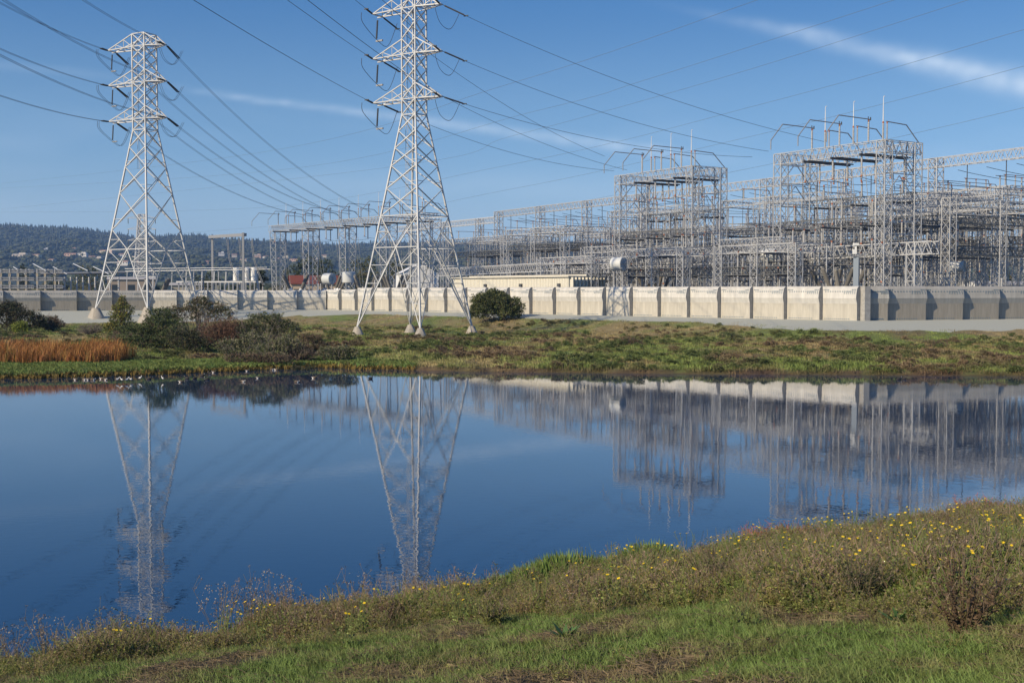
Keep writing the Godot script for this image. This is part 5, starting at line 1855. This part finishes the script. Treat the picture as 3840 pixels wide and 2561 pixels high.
	shrub("brown_bush", "low dry brown brush right of the left tower's hidden foot", Vector3(-38.5, 0.7, -118.61), [[Vector3(0, 0.5, 0), Vector3(1.6, 0.6, 1.0)]], 2500, 0.06, brown, 160, Color(0.16, 0.12, 0.085))
	shrub("brown_bush", "small reddish brown reed clump at the far waterline", Vector3(-13.38, 0.2, -96.01), [[Vector3(0, 0.35, 0), Vector3(0.9, 0.4, 0.5)]], 1500, 0.05, [Color(0.15, 0.09, 0.06)], 200, Color(0.14, 0.09, 0.06))
	shrub("round_bush", "large round dark green bush standing alone before the cream wall", Vector3(-2.5, 0, -174.0), [[Vector3(-1.1, 2.1, 0), Vector3(2.8, 2.2, 2.5)], [Vector3(1.5, 2.0, 0.2), Vector3(2.5, 2.1, 2.3)], [Vector3(-0.3, 3.0, 0), Vector3(2.4, 1.7, 2.1)], [Vector3(2.3, 1.3, 0.6), Vector3(1.8, 1.4, 1.5)], [Vector3(-2.4, 1.3, 0.4), Vector3(1.6, 1.4, 1.5)]], 34000, 0.115, [Color(0.05, 0.066, 0.02), Color(0.08, 0.095, 0.03), Color(0.035, 0.047, 0.016), Color(0.11, 0.11, 0.045)], 50, Color(0.12, 0.09, 0.065), 0.6)
	shrub("brown_bush", "olive brown brush filling the gap right of the tall shrub's foot", Vector3(-40.1, 0.8, -126.14), [[Vector3(0, 0.8, 0), Vector3(1.3, 0.9, 1.0)], [Vector3(0.9, 1.1, -0.3), Vector3(0.9, 0.8, 0.8)]], 5000, 0.07, [Color(0.075, 0.07, 0.03), Color(0.11, 0.08, 0.045)], 120)
	shrub("coyote_bush", "olive bush between the reddish brush and the pale bushes", Vector3(-27.47, 0.8, -116.56), [[Vector3(0, 1.0, 0), Vector3(1.2, 1.0, 1.0)], [Vector3(-0.8, 1.4, 0), Vector3(0.9, 0.8, 0.8)]], 7000, 0.065, [Color(0.085, 0.09, 0.035), Color(0.06, 0.07, 0.025)], 90)
	shrub("brown_bush", "low brown brush under the pale bushes at the water side", Vector3(-21.28, 0.4, -97.95), [[Vector3(-0.8, 0.4, 0), Vector3(1.4, 0.55, 0.7)], [Vector3(1.0, 0.4, 0), Vector3(1.4, 0.5, 0.7)]], 4500, 0.06, brown, 130)
	var small := [[Vector3(24.33, 0.7, -132.71), "small green bush on the bank, left of the corner"], [Vector3(12.26, 0.7, -85.95), "low grey sagebrush at the far waterline below the wall corner"], [Vector3(24.38, 0.7, -83.2), "dark low shrub at the waterline, right of the sagebrush"], [Vector3(-6.4, 0.7, -118.61), "small brown weed patch before the middle tower"], [Vector3(40.57, 0.7, -113.44), "brown dry weed patch at right on the bank"], [Vector3(11.63, 0.7, -118.61), "low brown weed patch in the middle of the bank"]]
	for k in small.size():
		shrub("low_shrub", small[k][1], small[k][0], [[Vector3(0, 0.3, 0), Vector3(0.9, 0.45, 0.7)], [Vector3(0.6, 0.2, 0.1), Vector3(0.7, 0.35, 0.6)]], 1800, 0.055, [green, [Color(0.15, 0.14, 0.12), Color(0.2, 0.18, 0.15)], dk, brown, brown, brown][k], 60)
	# footings' companion: dead wood and wrack
	var lg := thing("driftwood_log", "weathered dark log lying on the grass before the wall", "log", Vector3(16.04, 1.3, -175.6))
	var s := Shape.new()
	s.tube(PackedVector3Array([Vector3(-1.4, 0.1, 0.2), Vector3(-0.4, 0.22, 0), Vector3(0.6, 0.3, -0.1), Vector3(1.4, 0.45, -0.2)]), 0.2, 7, 0.1)
	s.tube(PackedVector3Array([Vector3(0.2, 0.25, 0), Vector3(0.9, 0.6, 0.1)]), 0.09, 5, 0.03)
	put("trunk", s.mesh(), mat("log", Color(0.09, 0.07, 0.06), 0.9), lg)

	# reeds
	var reed := blades(7, 2.1, 0.16, 0.035, Color(0.42, 0.20, 0.055), Color(0.27, 0.105, 0.03), 0.35)
	var places := []
	var cols := PackedColorArray()
	for k in 9000:
		var x := rng.randf_range(-56.0, -31.2)
		var d := rng.randf_range(0.0, 9.0)
		var r0 := 9.5 + 1.2 * fine.get_noise_1d(x * 2.0)
		if d > 7.5 + 2.0 * rough.get_noise_1d(x * 3.0) + smoothstep(-31.0, -38.0, x) * 3.0 - 3.0 or x > -32.6 + 1.6 * rough.get_noise_1d(d * 6.0) or rng.randf() < smoothstep(-36.0, -31.0, x) * 0.8:
			continue
		var D := shore(x) + r0 + d
		var v := rng.randf_range(0.7, 1.35)
		cols.push_back(Color(v, v * rng.randf_range(0.85, 1.15), v * 0.95) if rng.randf() > 0.08 else Color(0.5, 0.9, 0.6))
		places.append(Transform3D(Basis.from_scale(Vector3.ONE * rng.randf_range(0.6, 1.05) * (0.88 + 0.5 * fine.get_noise_2d(x * 2.0, D * 3.0)) * (1.0 - 0.35 * smoothstep(-35.0, -31.0, x))).rotated(Vector3.UP, rng.randf() * TAU), Vector3(x, ground(x, D) - 0.05, -D)))
	tag(scatter("reeds", reed, mats["leaf"], places, cols), "rust brown dry reeds along the left bank", "reeds")
	# grass of the far bank
	var tuft := blades(11, 0.24, 0.34, 0.03, Color(0.9, 0.9, 0.9), Color(1.1, 1.1, 1.1), 0.7)
	places = []
	cols = PackedColorArray()
	for k in 62000:
		var D := 82.0 + 150.0 * pow(rng.randf(), 1.9)
		var x := rng.randf_range(-0.47, 0.47) * D
		var r := D - shore(x)
		if r < 0.15 or D > 105.0 and (behind_wall(Vector2(x, D)) or wall_gap(Vector2(x, D)) < apron(x) - 0.8):
			continue
		var c := dirt(x, D)
		var v := rng.randf_range(0.75, 1.35)
		var tall := 0.6 + 0.7 * rng.randf() + 0.5 * maxf(fine.get_noise_2d(x, D * 1.5), 0.0)
		if r < 7.0:
			var lush := clampf(0.6 + 1.3 * rough.get_noise_2d(x * 5.0, D * 3.0), 0.0, 1.0)
			c = c.lerp(Color(0.145, 0.20, 0.045), 0.75 * lush * smoothstep(0.3, 1.2, r))
			tall *= 1.0 + 0.8 * lush
		cols.push_back(Color(c.r * v, c.g * v, c.b * v))
		places.append(Transform3D(Basis.from_scale(Vector3(1.2, tall, 1.2)).rotated(Vector3.UP, rng.randf() * TAU), Vector3(x, ground(x, D) - 0.02, -D)))
	tag(scatter("far_grass", tuft, mats["leaf"], places, cols), "patchy green and straw grass over the far bank", "grass")
	# rougher growth among it
	var clump := foliage([[Vector3(0, 0.2, 0), Vector3(0.45, 0.32, 0.42)]], 420, 0.07, [Color(1, 1, 1)], 0.3)
	places = []
	cols = PackedColorArray()
	for k in 9000:
		var D := 84.0 + 90.0 * pow(rng.randf(), 1.6)
		var x := rng.randf_range(-0.46, 0.46) * D
		var r := D - shore(x)
		if r < 0.6 or D > 105.0 and (behind_wall(Vector2(x, D)) or wall_gap(Vector2(x, D)) < apron(x) + 1.0) or x < -14.0 and r < 12.0:
			continue
		if rough.get_noise_2d(x * 3.0 + 700.0, D * 2.0) + 0.8 * fine.get_noise_2d(x * 3.0, D * 3.0 + 90.0) < 0.02 + 0.1 * smoothstep(30.0, 60.0, r) - 0.1 * smoothstep(10.0, 2.0, r):
			continue
		var v := rng.randf_range(0.7, 1.4)
		var c := Color(0.10, 0.13, 0.035).lerp(Color(0.15, 0.105, 0.06), clampf(0.4 + 2.0 * rough.get_noise_2d(x * 2.0, D * 2.0 + 300.0) + rng.randf_range(-0.2, 0.2), 0, 1))
		cols.push_back(Color(c.r * v, c.g * v, c.b * v))
		places.append(Transform3D(Basis.from_scale(Vector3(1.2, rng.randf_range(0.5, 1.1), 1.2) * rng.randf_range(0.6, 1.2)).rotated(Vector3.UP, rng.randf() * TAU), Vector3(x, ground(x, D) - 0.05, -D)))
	tag(scatter("far_weeds", clump, mats["leaf"], places, cols), "rough brown and dark green weeds mottling the far bank", "weeds")
	# low fleshy marsh plants along the left waterline
	var marsh := blades(16, 0.36, 0.32, 0.05, Color(0.075, 0.15, 0.035), Color(0.12, 0.185, 0.04), 0.8)
	places = []
	cols = PackedColorArray()
	for k in 15000:
		var x := rng.randf_range(-58.0, -8.0)
		var r := rng.randf_range(0.1, 11.0)
		var D := shore(x) + r
		if absf(x) > 0.47 * D:
			continue
		if r > 10.0 - smoothstep(-22.0, -8.0, x) * 7.0:
			continue
		var v := rng.randf_range(0.7, 1.3)
		cols.push_back(Color(v * rng.randf_range(0.9, 1.5), v, v) if r > 0.5 else Color(1.7, 0.7, 0.6))
		places.append(Transform3D(Basis.from_scale(Vector3(1.1, rng.randf_range(0.6, 1.2), 1.1)).rotated(Vector3.UP, rng.randf() * TAU), Vector3(x, ground(x, D) - 0.04, -D)))
	tag(scatter("marsh_plants", marsh, mats["leaf"], places, cols), "green low marsh plants edging the left far bank", "marsh plants")
	# tall rank grass at the right edge
	var rank := blades(26, 1.9, 0.5, 0.04, Color(0.13, 0.17, 0.035), Color(0.22, 0.20, 0.07), 0.55)
	for k in 7:
		var at := [Vector3(69.71, 1.2, -160.86), Vector3(72.41, 1.2, -170.44), Vector3(71.02, 1.2, -170.44), Vector3(68.59, 1.2, -155.6), Vector3(78.24, 1.3, -182.45), Vector3(67.74, 1.2, -160.86), Vector3(76.07, 1.2, -170.44)][k] as Vector3
		var o := thing("tall_grass_clump", "tall yellow-green grass clump at the right edge, %s of seven from the left" % ["fifth", "fourth", "first", "sixth", "third", "second", "seventh"][k], "grass clump", Vector3(at.x, ground(at.x, -at.z), at.z), "tall grass clumps at the right edge")
		put("blades", rank, mats["leaf"], o, Transform3D(Basis.from_scale(Vector3(1.3, 1.0 + 0.12 * (k % 3), 1.3)).rotated(Vector3.UP, k * 1.3), Vector3.ZERO))

	# birds
	var lists := {
		"duck": [["brown and white duck at the reeds' waterline", [Vector3(-31.82, 0, -85.49), Vector3(-31.24, 0, -85.49), Vector3(-30.9, 0, -85.49), Vector3(-30.61, 0, -85.49), Vector3(-30.24, 0, -86.33), Vector3(-29.69, 0, -85.49)]], ["brown and white duck below the shrubs", [Vector3(-23.72, 0, -93.24), Vector3(-22.54, 0, -96.33), Vector3(-21.4, 0, -94.76), Vector3(-19.75, 0, -96.33), Vector3(-19.39, 0, -96.33)]], ["brown and white duck on the shrubs' reflection", [Vector3(-23.59, 0, -83.45), Vector3(-19.28, 0, -83.85), Vector3(-18.89, 0, -87.2), Vector3(-15.35, 0, -83.45), Vector3(-14.74, 0, -87.2)]]],
		"wader": [["white wading bird off the reeds", [Vector3(-28.15, 0, -83.45), Vector3(-27.64, 0, -83.05), Vector3(-27.37, 0, -83.05), Vector3(-27.12, 0, -83.45), Vector3(-26.92, 0, -84.66), Vector3(-25.1, 0, -84.25)]]],
		"coot": [["black coot under the far bank", [Vector3(-26.75, 0, -86.33), Vector3(-24.08, -0, -86.76), Vector3(-23.5, -0, -86.76), Vector3(-22.34, 0, -85.91), Vector3(-23.68, 0, -89.43), Vector3(-23.66, 0, -91.78), Vector3(-10.48, -0, -86.76)]], ["black coot below the wall corner", [Vector3(28.37, 0, -85.91), Vector3(28.92, 0, -86.33)]]]}
	var nth := ["first", "second", "third", "fourth", "fifth", "sixth", "seventh"]
	for kind in lists:
		var p := bird(kind)
		for l in lists[kind]:
			for k in l[1].size():
				var o: Node3D = p.duplicate()
				o.name = numbered(kind)
				add_child(o)
				o.position = l[1][k]
				o.rotation.y = [0.2, 2.9, 0.5, 3.4, -0.3, 2.6, 0.1][k]
				o.scale = Vector3.ONE * 0.7
				tag(o, "%s, %s from the left of %s" % [l[0], nth[k], ["", "", "two", "three", "four", "five", "six", "seven"][l[1].size()]], "bird", "water birds along the far shore")
		p.free()


func build_levee() -> void:
	var green := Color(0.135, 0.185, 0.04)
	var olive := Color(0.175, 0.19, 0.05)
	var dry := Color(0.20, 0.16, 0.072)
	var kinds := []
	for k in 9:
		var g: Color = [green, olive, green, olive, Color(0.10, 0.14, 0.035), olive, green, olive, Color(0.12, 0.085, 0.04)][k]
		kinds.append(weed([0.42, 0.5, 0.34, 0.55, 0.38, 0.46, 0.3, 0.5, 0.44][k], 9, [20, 15, 22, 15, 20, 12, 24, 18, 8][k], g, dry, [0.0, 0.1, 0.0, 0.2, 0.0, 0.35, 0.0, 0.08, 0.6][k], [0, 1, 0, 2, 0, 3, 0, 1, 3][k], 0.85, 1.05).mesh())
	var places := []
	var cols := []
	for k in kinds.size():
		places.append([]); cols.append(PackedColorArray())
	var made := 0
	for k in 64000:
		var D := 7.5 + 33.0 * rng.randf()
		var x := rng.randf_range(-0.5, 0.5) * D
		var q := levee(x, D)
		if q < 0.1:
			continue
		var edge := weed_edge(x) + 1.6 * rough.get_noise_2d(x * 5.0, D * 5.0) + 1.2 * fine.get_noise_2d(x * 5.0, D * 5.0)
		var full := smoothstep(edge + 1.2, edge - 1.0, q)
		var gap := fine.get_noise_2d(x * 3.4 + 50.0, D * 3.4)
		if rng.randf() > 0.02 + 0.98 * full * smoothstep(-0.24, -0.02, gap):
			continue
		if q < 2.4 and x > -0.6 and x < 5.3 and rng.randf() < 0.8:
			continue
		var pick := int(clampf((rough.get_noise_2d(x * 7.0 + 200.0, D * 7.0) * 0.9 + 0.5 + rng.randf_range(-0.28, 0.28)) * kinds.size(), 0, kinds.size() - 1))
		var size := rng.randf_range(0.55, 1.15) * (0.45 + 0.55 * full) * (0.60 + 1.05 * clampf(gap + 0.08, 0.0, 0.45))
		var v := rng.randf_range(0.7, 1.3)
		var c := Color(v * rng.randf_range(0.95, 1.15), v, v * rng.randf_range(0.85, 1.05))
		if q < 1.4 and x > 2.0 and rough.get_noise_1d(x * 9.0) > 0.05:
			c = Color(v * 2.0, v * 0.75, v * 0.9)
		places[pick].append(Transform3D(Basis.from_scale(Vector3(1.15, 1.0, 1.15) * size).rotated(Vector3.UP, rng.randf() * TAU), Vector3(x, ground(x, D) - 0.03, -D)))
		cols[pick].push_back(c)
		made += 1
	for k in kinds.size():
		tag(scatter("weeds", kinds[k], mats["leaf"], places[k], cols[k]), ["leafy green weeds carpeting the near bank", "olive half dry weeds on the near bank", "low fresh green weeds on the near bank", "brownish taller weeds on the near bank", "dark green weeds on the near bank", "mostly dry brown weeds on the near bank", "shortest bright weeds on the near bank", "olive weeds with few seeds on the near bank", "dead brown seeding weeds on the near bank"][k], "weeds")
	# flowering plants, each its own
	var protos := []
	for k in 4:
		var t := Node3D.new()
		put("stems_and_leaves", weed([0.42, 0.5, 0.36, 0.46][k], 9, 9, green, dry, 0.12, 0, 0.7).mesh(), mats["leaf"], t)
		for j in [2, 3, 1, 2][k]:
			var a := rng.randf() * TAU
			var h: float = [0.46, 0.54, 0.42, 0.5][k] * rng.randf_range(0.85, 1.05)
			var tip := Vector3(cos(a) * 0.12 * j, h, sin(a) * 0.12 * j)
			var st := Shape.new()
			st.tint = Color(0.10, 0.13, 0.04)
			st.tube(PackedVector3Array([Vector3(0, h * 0.3, 0), tip * Vector3(0.7, 0.75, 0.7), tip - Vector3(0, 0.01, 0)]), 0.004, 3)
			var stalk := put("flower_stalk", st.mesh(), mats["leaf"], t)
			put("flower_head", flower_head(), mats["leaf"], stalk, Transform3D(Basis(Quaternion(Vector3.UP, Vector3(rng.randf_range(-0.4, 0.2), 1, rng.randf_range(0.1, 0.5)).normalized())), tip))
		protos.append(t)
	var n := 0
	for k in 9000:
		if n >= 298:
			break
		var D := 9.0 + 28.0 * pow(rng.randf(), 0.8)
		var x := rng.randf_range(-0.45, 0.45) * D
		var q := levee(x, D)
		var edge := weed_edge(x)
		if q < 0.4 or q > edge + 2.5 or (q > edge and rng.randf() > 0.10):
			continue
		if rng.randf() > 0.16 + 0.035 * (x + 8.0) + 0.6 * fine.get_noise_2d(x * 2.0 + 11.0, D * 2.0):
			continue
		var o: Node3D = protos[n % 4].duplicate()
		o.name = numbered("flowering_weed")
		add_child(o)
		o.position = Vector3(x, ground(x, D) - 0.02, -D)
		o.rotation.y = rng.randf() * TAU
		o.scale = Vector3.ONE * rng.randf_range(1.0, 1.3)
		var where: String = "at the waterline" if q < 2.2 else "half way down" if q < edge - 2.5 else "by the lawn"
		var side: String = "left" if x < -0.16 * D else "middle" if x < 0.14 * D else "right"
		tag(o, "weed with small yellow dandelion-like flowers %s, %s part of the near bank" % [where, side], "flowering weed", "yellow-flowered weeds on the near bank")
		n += 1
	for t in protos:
		t.free()
	# grass
	var lawn := blades(14, 0.13, 0.1, 0.006, Color(0.9, 0.9, 0.9), Color(1.1, 1.1, 1.1), 0.8)
	var pl := []
	var pc := PackedColorArray()
	for k in 60000:
		var D := 6.5 + 18.0 * pow(rng.randf(), 1.3)
		var x := rng.randf_range(-0.47, 0.47) * D
		var q := levee(x, D)
		if q < 1.0:
			continue
		var edge := weed_edge(x)
		if q < edge - 2.0 and rng.randf() > 0.35:
			continue
		var nn := fine.get_noise_2d(x * 4.0, D * 4.0) + 0.6 * rough.get_noise_2d(x * 10.0, D * 10.0)
		if rng.randf() < smoothstep(-0.08, 0.4, nn) * 0.85:
			continue
		var v := rng.randf_range(0.7, 1.35)
		var c := Color(0.125, 0.19, 0.04).lerp(Color(0.20, 0.16, 0.07), clampf(0.25 + nn * 1.5 + rng.randf_range(-0.2, 0.25), 0, 1))
		pc.push_back(c * v)
		pl.append(Transform3D(Basis.from_scale(Vector3(1.0, rng.randf_range(0.5, 1.2), 1.0)).rotated(Vector3.UP, rng.randf() * TAU), Vector3(x, ground(x, D) - 0.01, -D)))
	tag(scatter("near_grass", lawn, mats["leaf"], pl, pc), "short green grass with dry patches at the bottom of the photo", "grass")
	# dead straw lying about
	var straw := Shape.new()
	for k in 14:
		straw.tint = Color(0.24, 0.175, 0.10) * rng.randf_range(0.5, 1.2)
		var o := Vector3(rng.randf_range(-0.14, 0.14), rng.randf_range(0.0, 0.05), rng.randf_range(-0.14, 0.14))
		var d := Vector3(rng.randf_range(-1, 1), rng.randf_range(-0.12, 0.25), rng.randf_range(-1, 1)).normalized() * rng.randf_range(0.05, 0.16)
		straw.bar(o - d, o + d, 0.004)
	pl = []
	pc = PackedColorArray()
	for k in 9000:
		var D := 6.5 + 22.0 * rng.randf()
		var x := rng.randf_range(-0.47, 0.47) * D
		var q := levee(x, D)
		if q < 0.3 or fine.get_noise_2d(x * 4.0, D * 4.0) + 0.6 * rough.get_noise_2d(x * 10.0, D * 10.0) < 0.05 and rng.randf() > 0.3:
			continue
		var v := rng.randf_range(0.6, 1.2)
		pc.push_back(Color(v, v, v))
		pl.append(Transform3D(Basis(Vector3.UP, rng.randf() * TAU), Vector3(x, ground(x, D) + 0.01, -D)))
	tag(scatter("straw_litter", straw.mesh(), mats["leaf"], pl, pc), "dead straw lying on the near bank", "straw")
	# tussocks of vivid grass along the near waterline
	var mound := Shape.new()
	for k in 1500:
		var d := rand_dir()
		d.y = absf(d.y)
		var base := d * Vector3(0.42, 0.26, 0.42) * rng.randf_range(0.75, 1.0)
		var up := (d * 0.8 + Vector3.UP + rand_dir() * 0.35).normalized() * rng.randf_range(0.06, 0.12)
		mound.tint = Color(0.095, 0.175, 0.034).lerp(Color(0.17, 0.225, 0.05), rng.randf()) * rng.randf_range(0.7, 1.2)
		mound.leaf(base + up * 0.7, up, up.cross(rand_dir()).normalized() * 0.008)
	var tus := mound.mesh()
	var spots := [[Vector3(-0.05, 0.12, -24.1), 1.0], [Vector3(0.54, 0.12, -24.55), 1.2], [Vector3(1.15, 0.13, -25), 1.5], [Vector3(1.79, 0.13, -25.45), 1.1], [Vector3(2.44, 0.12, -25.9), 1.0], [Vector3(3.11, 0.12, -26.3), 1.4], [Vector3(0.22, 0.12, -24.3), 0.9], [Vector3(3.81, 0.11, -26.75), 0.8], [Vector3(6.8, 0.12, -28.5), 1.2], [Vector3(7.5, 0.11, -28.95), 0.9], [Vector3(-3.46, 0.13, -22.05), 0.9], [Vector3(5.91, 0.13, -28), 0.7], [Vector3(9.29, 0.12, -30.05), 0.8]]
	for k in spots.size():
		var at: Vector3 = spots[k][0]
		at.y += 0.03
		var o := thing("grass_tussock", "vivid green grass tussock at the near waterline, %s from the left" % ["second", "fourth", "fifth", "sixth", "seventh", "eighth", "third", "ninth", "eleventh", "twelfth", "first", "tenth", "thirteenth"][k], "grass tussock", at, "green tussocks on the near waterline")
		put("blades", tus, mats["leaf"], o, Transform3D(Basis.from_scale(Vector3(1.5, 1.25, 1.3) * float(spots[k][1])).rotated(Vector3.UP, k * 2.1), Vector3.ZERO))
	# tall dry plants that stand out against the water
	var tall := [[Vector3(-7.9, 0.12, -19.75), 0.8, "dry seeding weed standing against the water near the left edge"], [Vector3(-7.07, 0.12, -20.15), 0.85, "two-stemmed green weed standing alone against the water, left"], [Vector3(-6.85, 0.12, -20.25), 0.7, "thin green weed right beside the two-stemmed one"], [Vector3(-5.31, 0.12, -21.05), 1.05, "large dry seeding weed against the water, left of the densest bush"], [Vector3(-4.87, 0.11, -21.35), 0.9, "dry branching weed between the two large ones"], [Vector3(-4.5, 0.12, -21.55), 1.15, "densest dry seeding bush against the water"], [Vector3(-4.18, 0.12, -21.7), 0.85, "lower dry weed right of the densest bush"], [Vector3(-3.33, 0.12, -22.15), 0.6, "upright grey seed stalk right of the green tussock"], [Vector3(-2.98, 0.12, -22.3), 0.95, "tall open seed stalk against the water, left of the tower's reflection"], [Vector3(-2.74, 0.12, -22.4), 0.75, "shorter stalk beside the tall open one"], [Vector3(-2.07, 0.11, -22.8), 0.8, "pale pinkish seeding weed under the middle tower's reflection"], [Vector3(-1.83, 0.11, -22.95), 0.65, "small pale weed right of the pinkish one"], [Vector3(-1.17, 0.12, -23.35), 0.7, "green weed with yellow flowers beside the driftwood"], [Vector3(8.95, 0.13, -29.85), 0.5, "small dry weed under the switchrack's reflection"], [Vector3(-8.38, 0.11, -19.5), 0.75, "dry weed in the left corner at the waterline"], [Vector3(11.97, 0.12, -31.55), 0.55, "pale dry weed at the right, near the waterline"]]
	for k in tall.size():
		var h: float = tall[k][1]
		var at: Vector3 = tall[k][0]
		var t := thing("tall_weed", tall[k][2], "weed", at, "tall weeds silhouetted against the water")
		var gr := Color(0.10, 0.125, 0.045) if k in [1, 2, 12] else Color(0.13, 0.10, 0.07)
		put("stems", weed(h, 14 if k != 7 else 5, 5, gr, dry, 0.5, 9, 0.5, 1.0).mesh(), mats["leaf"], t)
		var fl := Shape.new()
		for j in int(420 * h):
			var d := rand_dir()
			var c := Vector3(d.x * h * 0.38, h * (0.72 + 0.34 * d.y), d.z * h * 0.38)
			fl.tint = (Color(0.30, 0.25, 0.19) if not k in [1, 2] else Color(0.16, 0.16, 0.08)) * rng.randf_range(0.6, 1.3)
			if fine.get_noise_3d(c.x * 60.0, c.y * 60.0, c.z * 60.0 + k * 40.0) > 0.02:
				fl.leaf(c, rand_dir() * 0.016, rand_dir() * 0.012)
		put("seed_fluff", fl.mesh(), mats["leaf"], t).set_meta("kind", "stuff")
	var stalk := thing("tall_stalk", "lone tall thin yellow-green stalk against the water, right of the tussocks", "weed", Vector3(2.25, 0.12, -25.8))
	var st := Shape.new()
	for k in 2:
		st.tint = Color(0.20, 0.19, 0.05)
		var x := 0.06 * k
		st.tube(PackedVector3Array([Vector3(x, 0, 0), Vector3(x - 0.02, 0.45, 0), Vector3(x - 0.05, 0.85 - 0.08 * k, 0)]), 0.009, 4, 0.004)
		for j in 46:
			var u := rng.randf()
			st.tint = Color(0.20, 0.18, 0.06) * rng.randf_range(0.6, 1.3)
			st.leaf(Vector3(x - 0.03, 0.12 + 0.72 * u, 0) + rand_dir() * 0.03, rand_dir() * 0.028, rand_dir() * 0.009)
	put("stems", st.mesh(), mats["leaf"], stalk)
	# big dark bushy weeds that break the carpet
	var bushy := [[Vector3(2.83, 2.14, -16.45), 0.75, "dark bushy weed standing over the bare patch, lower right of the lone stalk"], [Vector3(3.81, 3.53, -9.8), 0.8, "tall rusty dark weed nearest the camera at the lower right"], [Vector3(4.49, 2.25, -16.95), 0.6, "leafy bush of weeds upper right, below the second red patch"], [Vector3(2.48, 1.36, -20.65), 0.55, "green bushy weed left of the dark one over the bare patch"], [Vector3(6.16, 2.23, -18), 0.65, "dark bushy weed high on the right slope"], [Vector3(0.98, 1.74, -17.2), 0.45, "low green bushy weed in the middle of the bank"], [Vector3(4.29, 1.68, -20), 0.6, "olive bushy weed right of the red patch"], [Vector3(5.36, 3.22, -13.05), 0.6, "bushy weed at the right edge, half way up"], [Vector3(-2.07, 0.98, -18.9), 0.45, "bushy weed under the middle tower's reflection, left"], [Vector3(-6.05, 0.63, -18.65), 0.5, "bushy weed near the left end of the weeds"], [Vector3(-3.73, 0.72, -19.15), 0.5, "bushy weed below the densest dry bush"], [Vector3(3.63, 3.12, -12.1), 0.65, "broad bushy weed lower right, beside the largest rosette"], [Vector3(8.37, 0.94, -26.15), 0.5, "bushy weed near the waterline at the right"], [Vector3(-0.27, 1.92, -15.75), 0.4, "low bushy weed at the lawn's edge, centre"]]
	for k in bushy.size():
		var at: Vector3 = bushy[k][0]
		var o := thing("bushy_weed", bushy[k][2], "weed", at, "big bushy weeds on the near bank")
		var col: Color = [Color(0.07, 0.075, 0.03), Color(0.11, 0.07, 0.04), green, green, Color(0.065, 0.075, 0.03), green, olive][k % 7]
		put("stems_and_leaves", weed(bushy[k][1], 46, 26, col, Color(0.10, 0.075, 0.04), 0.15, 1, 0.75, 0.9).mesh(), mats["leaf"], o)
	# broad-leaved rosettes
	var ros := [[Vector3(-2.98, 0.12, -22.3), 0.3], [Vector3(-0.12, 0.9, -20.65), 0.25], [Vector3(1.99, 1.97, -17.05), 0.35], [Vector3(10.03, 1.43, -24.3), 0.35], [Vector3(3.72, 3.28, -11.05), 0.3], [Vector3(0.59, 2.63, -12.8), 0.25], [Vector3(0.4, 1.48, -18.35), 0.3]]
	for k in ros.size():
		var at: Vector3 = ros[k][0]
		var o := thing("leafy_rosette", "broad-leaved green rosette on the near bank, %s" % ["under the tall open stalk", "left of the path-like bare patch", "below the lone thin stalk", "on dark soil near the right edge", "largest, low at the right", "in the short grass, lower middle", "among brown weeds in the middle"][k], "plant", at, "broad-leaved plants on the near bank")
		var s := Shape.new()
		for j in 18:
			var a := j * 2.4
			var l: float = ros[k][1] * rng.randf_range(0.6, 1.0)
			var d := Vector3(cos(a), rng.randf_range(0.25, 1.1), sin(a)).normalized()
			s.tint = Color(0.06, 0.125, 0.03) * rng.randf_range(0.8, 1.3)
			s.leaf(d * l * 0.5 + Vector3(0, 0.04, 0), d * l * 0.5, d.cross(Vector3.UP).normalized() * l * 0.15)
		put("leaves", s.mesh(), mats["leaf"], o)
	var dw := thing("driftwood_log", "pale driftwood log at the near waterline under the middle tower's reflection", "log", Vector3(-1.33, 0.12, -23.25))
	var lw := Shape.new()
	lw.tube(PackedVector3Array([Vector3(-0.35, 0.06, 0.1), Vector3(0, 0.1, 0), Vector3(0.4, 0.1, -0.12)]), 0.075, 8, 0.05)
	put("trunk", lw.mesh(), mat("driftwood", Color(0.36, 0.31, 0.25), 0.9), dw)

func weed_edge(x: float) -> float:      # how far inland the tall weeds reach
	return maxf(6.7 + (1.0 * x + 0.2 * x * x if x > 0.0 else 0.66 * x), 2.5) if x < 6.0 else 19.9
